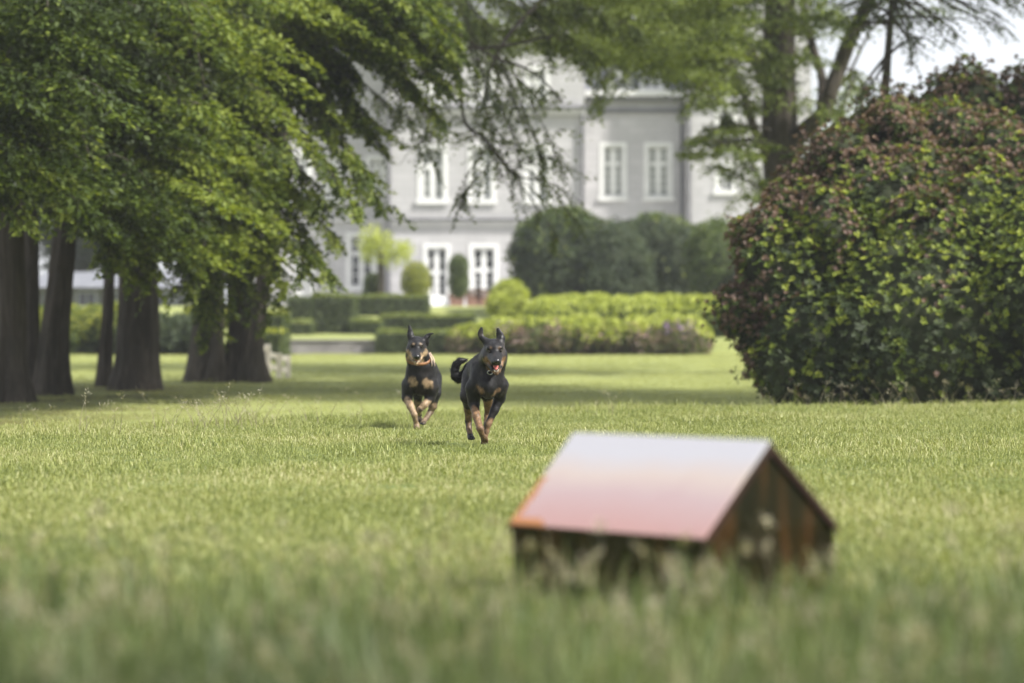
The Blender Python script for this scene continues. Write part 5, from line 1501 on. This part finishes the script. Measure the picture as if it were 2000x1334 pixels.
        for q in (-1, 1):
            for (yy, xw, zz, l) in ((.125, .010, -jy+.010, .013), (.110, .0135, -jy+.014, .006), (.095, .016, -jy+.018, .006), (.08, .019, -jy+.022, .007), (.121, .004, -jy+.010, .005)):
                c = s.h(q*xw, yy, zz); b.tube([c, c+R@np.array([0, 0, l])], [.0028, .0008], 5)
            for (yy, xw, zz, l) in ((.140, .012, -.060, .013), (.12, .016, -.060, .006), (.10, .018, -.058, .006)):
                c = s.h(q*xw, yy, zz); b.tube([c, c-R@np.array([0, 0, l])], [.0028, .0008], 5)
        part("teeth", b, M['teeth'])
        s.part = part
        return o
    def collar(s, c, ax, width, m_, ring=None, out=.004):
        c = np.array(c, float); ax = np.array(ax, float); ax /= np.linalg.norm(ax)
        u = np.cross(ax, [0, 1.0, 0]); u /= np.linalg.norm(u); v = np.cross(ax, u); N = 40; b = MB()
        rs = np.linspace(.03, .2, 120)
        for j, off in enumerate((-width/2, width/2)):
            for i in range(N):
                a = 2*math.pi*i/N; dr = u*math.cos(a)+v*math.sin(a)
                pp = c+ax*off+dr*rs[:, None]; e = s.f.ev(pp); k = int(np.argmax(e > out)) 
                s_r = rs[k]
                b.v.append(tuple(c+ax*off+dr*s_r))
        # smooth radii
        for j in range(2):
            R_ = np.array(b.v[j*N:(j+1)*N]); 
            for _ in range(3): R_ = (np.roll(R_, 1, 0)+R_*2+np.roll(R_, -1, 0))/4
            b.v[j*N:(j+1)*N] = [tuple(q) for q in R_]
        for i in range(N): b.f.append((i, (i+1) % N, N+(i+1) % N, N+i))
        q = s.part("collar", b, m_); sm = q.modifiers.new('solid', 'SOLIDIFY'); sm.thickness = .003; sm.offset = 1
        if ring is not None:
            b = MB(); rr_ = .014; n = 16
            pts = [np.array(ring)+np.array([math.cos(2*math.pi*i/n)*rr_*1.25, -.003, math.sin(2*math.pi*i/n)*rr_]) for i in range(n+1)]
            b.tube(pts, [.0022]*(n+1), 6, cap=False)
            t_ = link("ring", b.mesh("ring"), M['steel'], None, True); t_.parent = q

# --- the nearer dog
D = Dog("running_dog", "black and tan dog in front, mouth wide open, tail curled up, dark collar", W(951.4, 21.1), 21.1, 5)
D.tancol = np.array([.25, .15, .08]); D.fleck = .8; D.eyeopen = .9
f = D.f
f.ell((0.0, .04, .485), (.092, .12, .135), .04)
f.ell((-.025, .20, .50), (.092, .22, .125), .05)
f.ell((0.005, -.02, .415), (.070, .10, .09), .05)
f.cone((-.035, .08, .57), (-.075, .55, .54), .070, .068, .05)
f.cone((-.03, .3, .45), (-.065, .52, .48), .085, .068, .05)
f.ell((-.085, .62, .50), (.080, .12, .105), .04)
f.cone((-.01, .06, .54), (.045, -.06, .64), .092, .078, .045)
f.ell((.025, .0, .52), (.088, .09, .12), .04)
for q in (-1, 1): f.ell((q*.084-.002, .04, .435), (.040, .09, .10), .03)
D.head((.052, -.13, .676), 13, 4, 3, .118, 1.17)
# ears
f.cone((.004, -.105, .718), (-.036, -.10, .756), .032, .019, .016)
f.ell((-.045, -.10, .780), (.021, .009, .036), .010, roty(-6))
f.ell((-.041, -.104, .810), (.0135, .007, .024), .007, roty(8))
f.cone((.093, -.10, .715), (.098, -.095, .748), .032, .024, .014)
f.ell((.090, -.098, .772), (.028, .009, .034), .010, roty(-8))
f.ell((.080, -.100, .803), (.016, .007, .026), .007, roty(-14))
f.ell((.112, -.09, .735), (.014, .012, .035), .012, roty(10))
# ruff
f.ell((.105, -.06, .615), (.032, .05, .06), .03); f.ell((-.012, -.06, .615), (.034, .05, .065), .03)
# legs
f.chain([(.095, .03, .42), (.088, .10, .33), (.052, .075, .24), (.004, .05, .14), (-.008, .045, .085), (-.018, .035, .03)], [.058, .039, .028, .0225, .0165, .019], .02)
D.paw((-.019, .012, .018))
f.chain([(-.098, .03, .40), (-.094, .05, .29)], [.058, .042], .03)
f.chain([(-.094, .05, .29), (-.075, -.04, .20), (-.048, -.115, .115)], [.037, .027, .024], .014)
f.chain([(-.048, -.115, .115), (-.036, -.085, .075), (-.026, -.055, .055)], [.026, .018, .021], .008)
D.paw((-.020, -.035, .048), (.2, .7, -.6))
f.chain([(-.115, .60, .46), (-.148, .48, .33)], [.075, .050], .035)
f.chain([(-.148, .48, .33), (-.140, .60, .23), (-.142, .685, .145)], [.046, .030, .024], .02)
f.chain([(-.142, .685, .145), (-.138, .66, .09), (-.128, .62, .045)], [.024, .020, .021], .01)
D.paw((-.123, .60, .030), (.2, -1, -.2))
f.chain([(-.055, .60, .46), (-.005, .47, .35)], [.072, .050], .035)
f.chain([(.000, .47, .35), (.008, .53, .26), (.000, .56, .19)], [.05, .031, .025], .02)
f.chain([(.000, .56, .19), (-.008, .50, .13), (-.012, .47, .10)], [.025, .020, .021], .01)
D.paw((-.012, .45, .09), (0, -.9, -.4))
D.tail = [(-.14, .72, .54), (-.175, .74, .478), (-.213, .735, .452), (-.238, .73, .47), (-.243, .73, .515), (-.232, .73, .555), (-.205, .73, .582), (-.165, .735, .588)]
f.chain(D.tail, [.034, .030, .030, .030, .028, .026, .022, .012], .015)
D.ruff = np.array([.04, -.03, .58])
h = D.h
D.tan = [((-.070, -.08, .392), (-.050, -.08, .382), .030, .8), ((.062, -.08, .345), (.084, -.06, .362), .028, .8),
         ((-.085, -.03, .22), (-.05, -.11, .12), .05, .9), ((-.05, -.11, .12), (-.02, -.03, .03), .06, .8),
         ((.03, .05, .13), (-.02, .01, .01), .05, .85), ((-.155, .60, .24), (-.125, .60, .02), .055, .8), ((.0, .5, .30), (0., .5, .08), .055, .85),
         (h(.024, .066, .026), h(.027, .064, .028), .005, .55), (h(-.024, .066, .026), h(-.027, .064, .028), .005, .55),
         (h(.045, .02, -.055), h(.024, .13, -.066), .024, .85), (h(-.045, .02, -.055), h(-.024, .13, -.066), .024, .85),
         (h(.03, .0, -.10), h(.008, .12, -.125), .026, .7), (h(-.03, .0, -.10), h(-.008, .12, -.125), .026, .7)]
D.blk = [(h(0, .04, .0), h(0, .165, -.018), .021), (h(.019, .10, -.068), h(.014, .145, -.066), .006), (h(-.019, .10, -.068), h(-.014, .145, -.066), .006), ((-.125, .55, .0), (-.12, .6, .03), .03)]
D.build((-.31, -.36, -.03), (.20, .92, .87))
D.collar((.025, -.02, .575), (.40, -.72, .62), .016, M['leather_dark'], ring=(.022, -.165, .512), out=-.004)

# --- the farther dog
D = Dog("running_dog", "black and tan dog behind on the left, one ear folded sideways, tan collar", W(816.5, 25.0), 25.0, 6)
D.tancol = np.array([.38, .27, .165]); D.fleck = .25; D.eyeopen = .35
f = D.f
f.ell((.022, .03, .410), (.100, .13, .145), .04)
f.ell((.035, .22, .43), (.098, .23, .140), .05)
f.cone((.03, .1, .50), (.07, .55, .49), .072, .070, .05)
f.cone((.04, .3, .41), (.065, .5, .44), .088, .070, .05)
f.ell((.070, .60, .45), (.084, .12, .105), .04)
f.cone((.02, .05, .47), (.005, -.06, .60), .100, .080, .045)
f.ell((.02, .0, .46), (.115, .10, .12), .05)
f.ell((.025, -.05, .52), (.09, .06, .05), .04)
for q in (-1, 1): f.ell((.022+q*.094, .03, .36), (.042, .09, .095), .03)
D.head((-.006, -.13, .690), 16, 2, -3, .100, 1.16)
f.cone((-.050, -.10, .735), (-.060, -.10, .770), .032, .029, .014)
f.ell((-.061, -.10, .788), (.026, .010, .046), .010, roty(-3))
f.ell((-.066, -.10, .828), (.0145, .008, .034), .007, roty(-10))
f.cone((.050, -.10, .730), (.070, -.10, .755), .026, .018, .014)
f.ell((.082, -.10, .764), (.034, .010, .022), .010, roty(-38))
f.ell((.112, -.10, .787), (.024, .008, .009), .008, roty(-8))
f.ell((.083, -.09, .715), (.014, .014, .035), .012)
f.ell((.060, -.06, .60), (.030, .05, .06), .03); f.ell((-.066, -.06, .60), (.030, .05, .06), .03)
f.chain([(-.085, .03, .36), (-.093, .02, .25)], [.055, .044], .03)
f.chain([(-.093, .02, .25), (-.062, -.05, .18), (-.028, -.09, .11)], [.040, .029, .0245], .015)
f.chain([(-.028, -.09, .11), (-.020, -.075, .065), (-.012, -.06, .032)], [.027, .020, .021], .008)
D.paw((-.010, -.07, .018), (.05, -.6, -.7))
f.chain([(.118, .03, .34), (.100, .02, .245)], [.060, .045], .03)
f.chain([(.100, .02, .245), (.055, -.03, .19), (.018, -.04, .155)], [.040, .028, .024], .015)
f.chain([(.018, -.04, .155), (.008, .0, .135), (.004, .035, .12)], [.026, .019, .022], .008)
D.paw((.004, .05, .115), (0, .9, -.4))
f.chain([(.110, .58, .40), (.132, .44, .28)], [.078, .050], .035)
f.chain([(.132, .44, .28), (.112, .45, .17), (.092, .46, .12)], [.048, .033, .026], .02)
f.chain([(.092, .46, .12), (.060, .40, .07), (.040, .36, .045)], [.027, .021, .022], .01)
D.paw((.034, .33, .032), (-.2, -1, -.2))
f.chain([(.03, .60, .40), (-.01, .50, .30)], [.075, .050], .035)
f.chain([(-.02, .50, .30), (-.02, .58, .20), (-.015, .62, .14)], [.052, .032, .025], .02)
f.chain([(-.015, .62, .14), (-.01, .58, .09), (-.005, .55, .06)], [.025, .020, .022], .01)
D.paw((-.004, .53, .045), (0, -1, -.3))
D.tail = [(.075, .72, .50), (.07, .82, .50), (.06, .92, .53), (.05, 1.0, .58)]
f.chain(D.tail, [.034, .032, .028, .014], .015)
D.ruff = np.array([.01, -.03, .53])
h = D.h
D.tan = [((-.060, -.10, .395), (-.042, -.10, .375), .044, .95), ((.066, -.10, .378), (.092, -.08, .362), .038, .9),
         ((-.088, -.02, .22), (-.062, -.05, .18), .032, .9), ((-.062, -.05, .18), (-.028, -.09, .11), .05, .95), ((-.028, -.09, .11), (-.010, -.07, .0), .06, .9), ((.07, -.03, .195), (.0, .0, .12), .045, .85),
         ((.11, .43, .16), (.03, .35, .02), .05, .6), ((-.02, .58, .22), (0., .55, .02), .05, .7),
         (h(.024, .066, .028), h(.027, .064, .030), .0055, .7), (h(-.024, .066, .028), h(-.027, .064, .030), .0055, .7),
         (h(.052, .0, -.045), h(.020, .145, -.066), .028, .95), (h(-.052, .0, -.045), h(-.020, .145, -.066), .028, .95),
         (h(.04, -.02, -.10), h(.008, .12, -.110), .034, .9), (h(-.04, -.02, -.10), h(-.008, .12, -.110), .034, .9)]
D.blk = [(h(0, .04, .0), h(0, .165, -.018), .020), (h(.02, .09, -.068), h(.014, .145, -.068), .006), (h(-.02, .09, -.068), h(-.014, .145, -.068), .006)]
D.build((-.18, -.36, -.03), (.27, 1.05, .90))
D.collar((.005, -.04, .585), (.0, -.55, .83), .020, M['leather_tan'], out=.001)
b = MB()
for x0_, x1_, dy in ((.088, .122, 0), (.100, .146, .012)):
    b.tube([(x0_, -.04+dy, .630), ((x0_+x1_)/2+.010, -.075+dy, .575), (x1_-.004, -.085+dy, .515)], [.0055, .006, .005], 6)
D.part("strap", b, M['strap'])

# ------------------------------------------------------------------ light summer haze over the whole garden
hzm, nt, out = new_mat("haze_air")
pv = nt.nodes.new("ShaderNodeVolumePrincipled"); pv.inputs['Density'].default_value = 0.0005; pv.inputs['Color'].default_value = (.95, .97, 1, 1); pv.inputs['Anisotropy'].default_value = .2
nt.links.new(pv.outputs[0], out.inputs['Volume'])
tag(MB().box(-60, 60, -8, 172, -2.0, 27.0).build("haze", hzm), None, None, None, 'stuff')
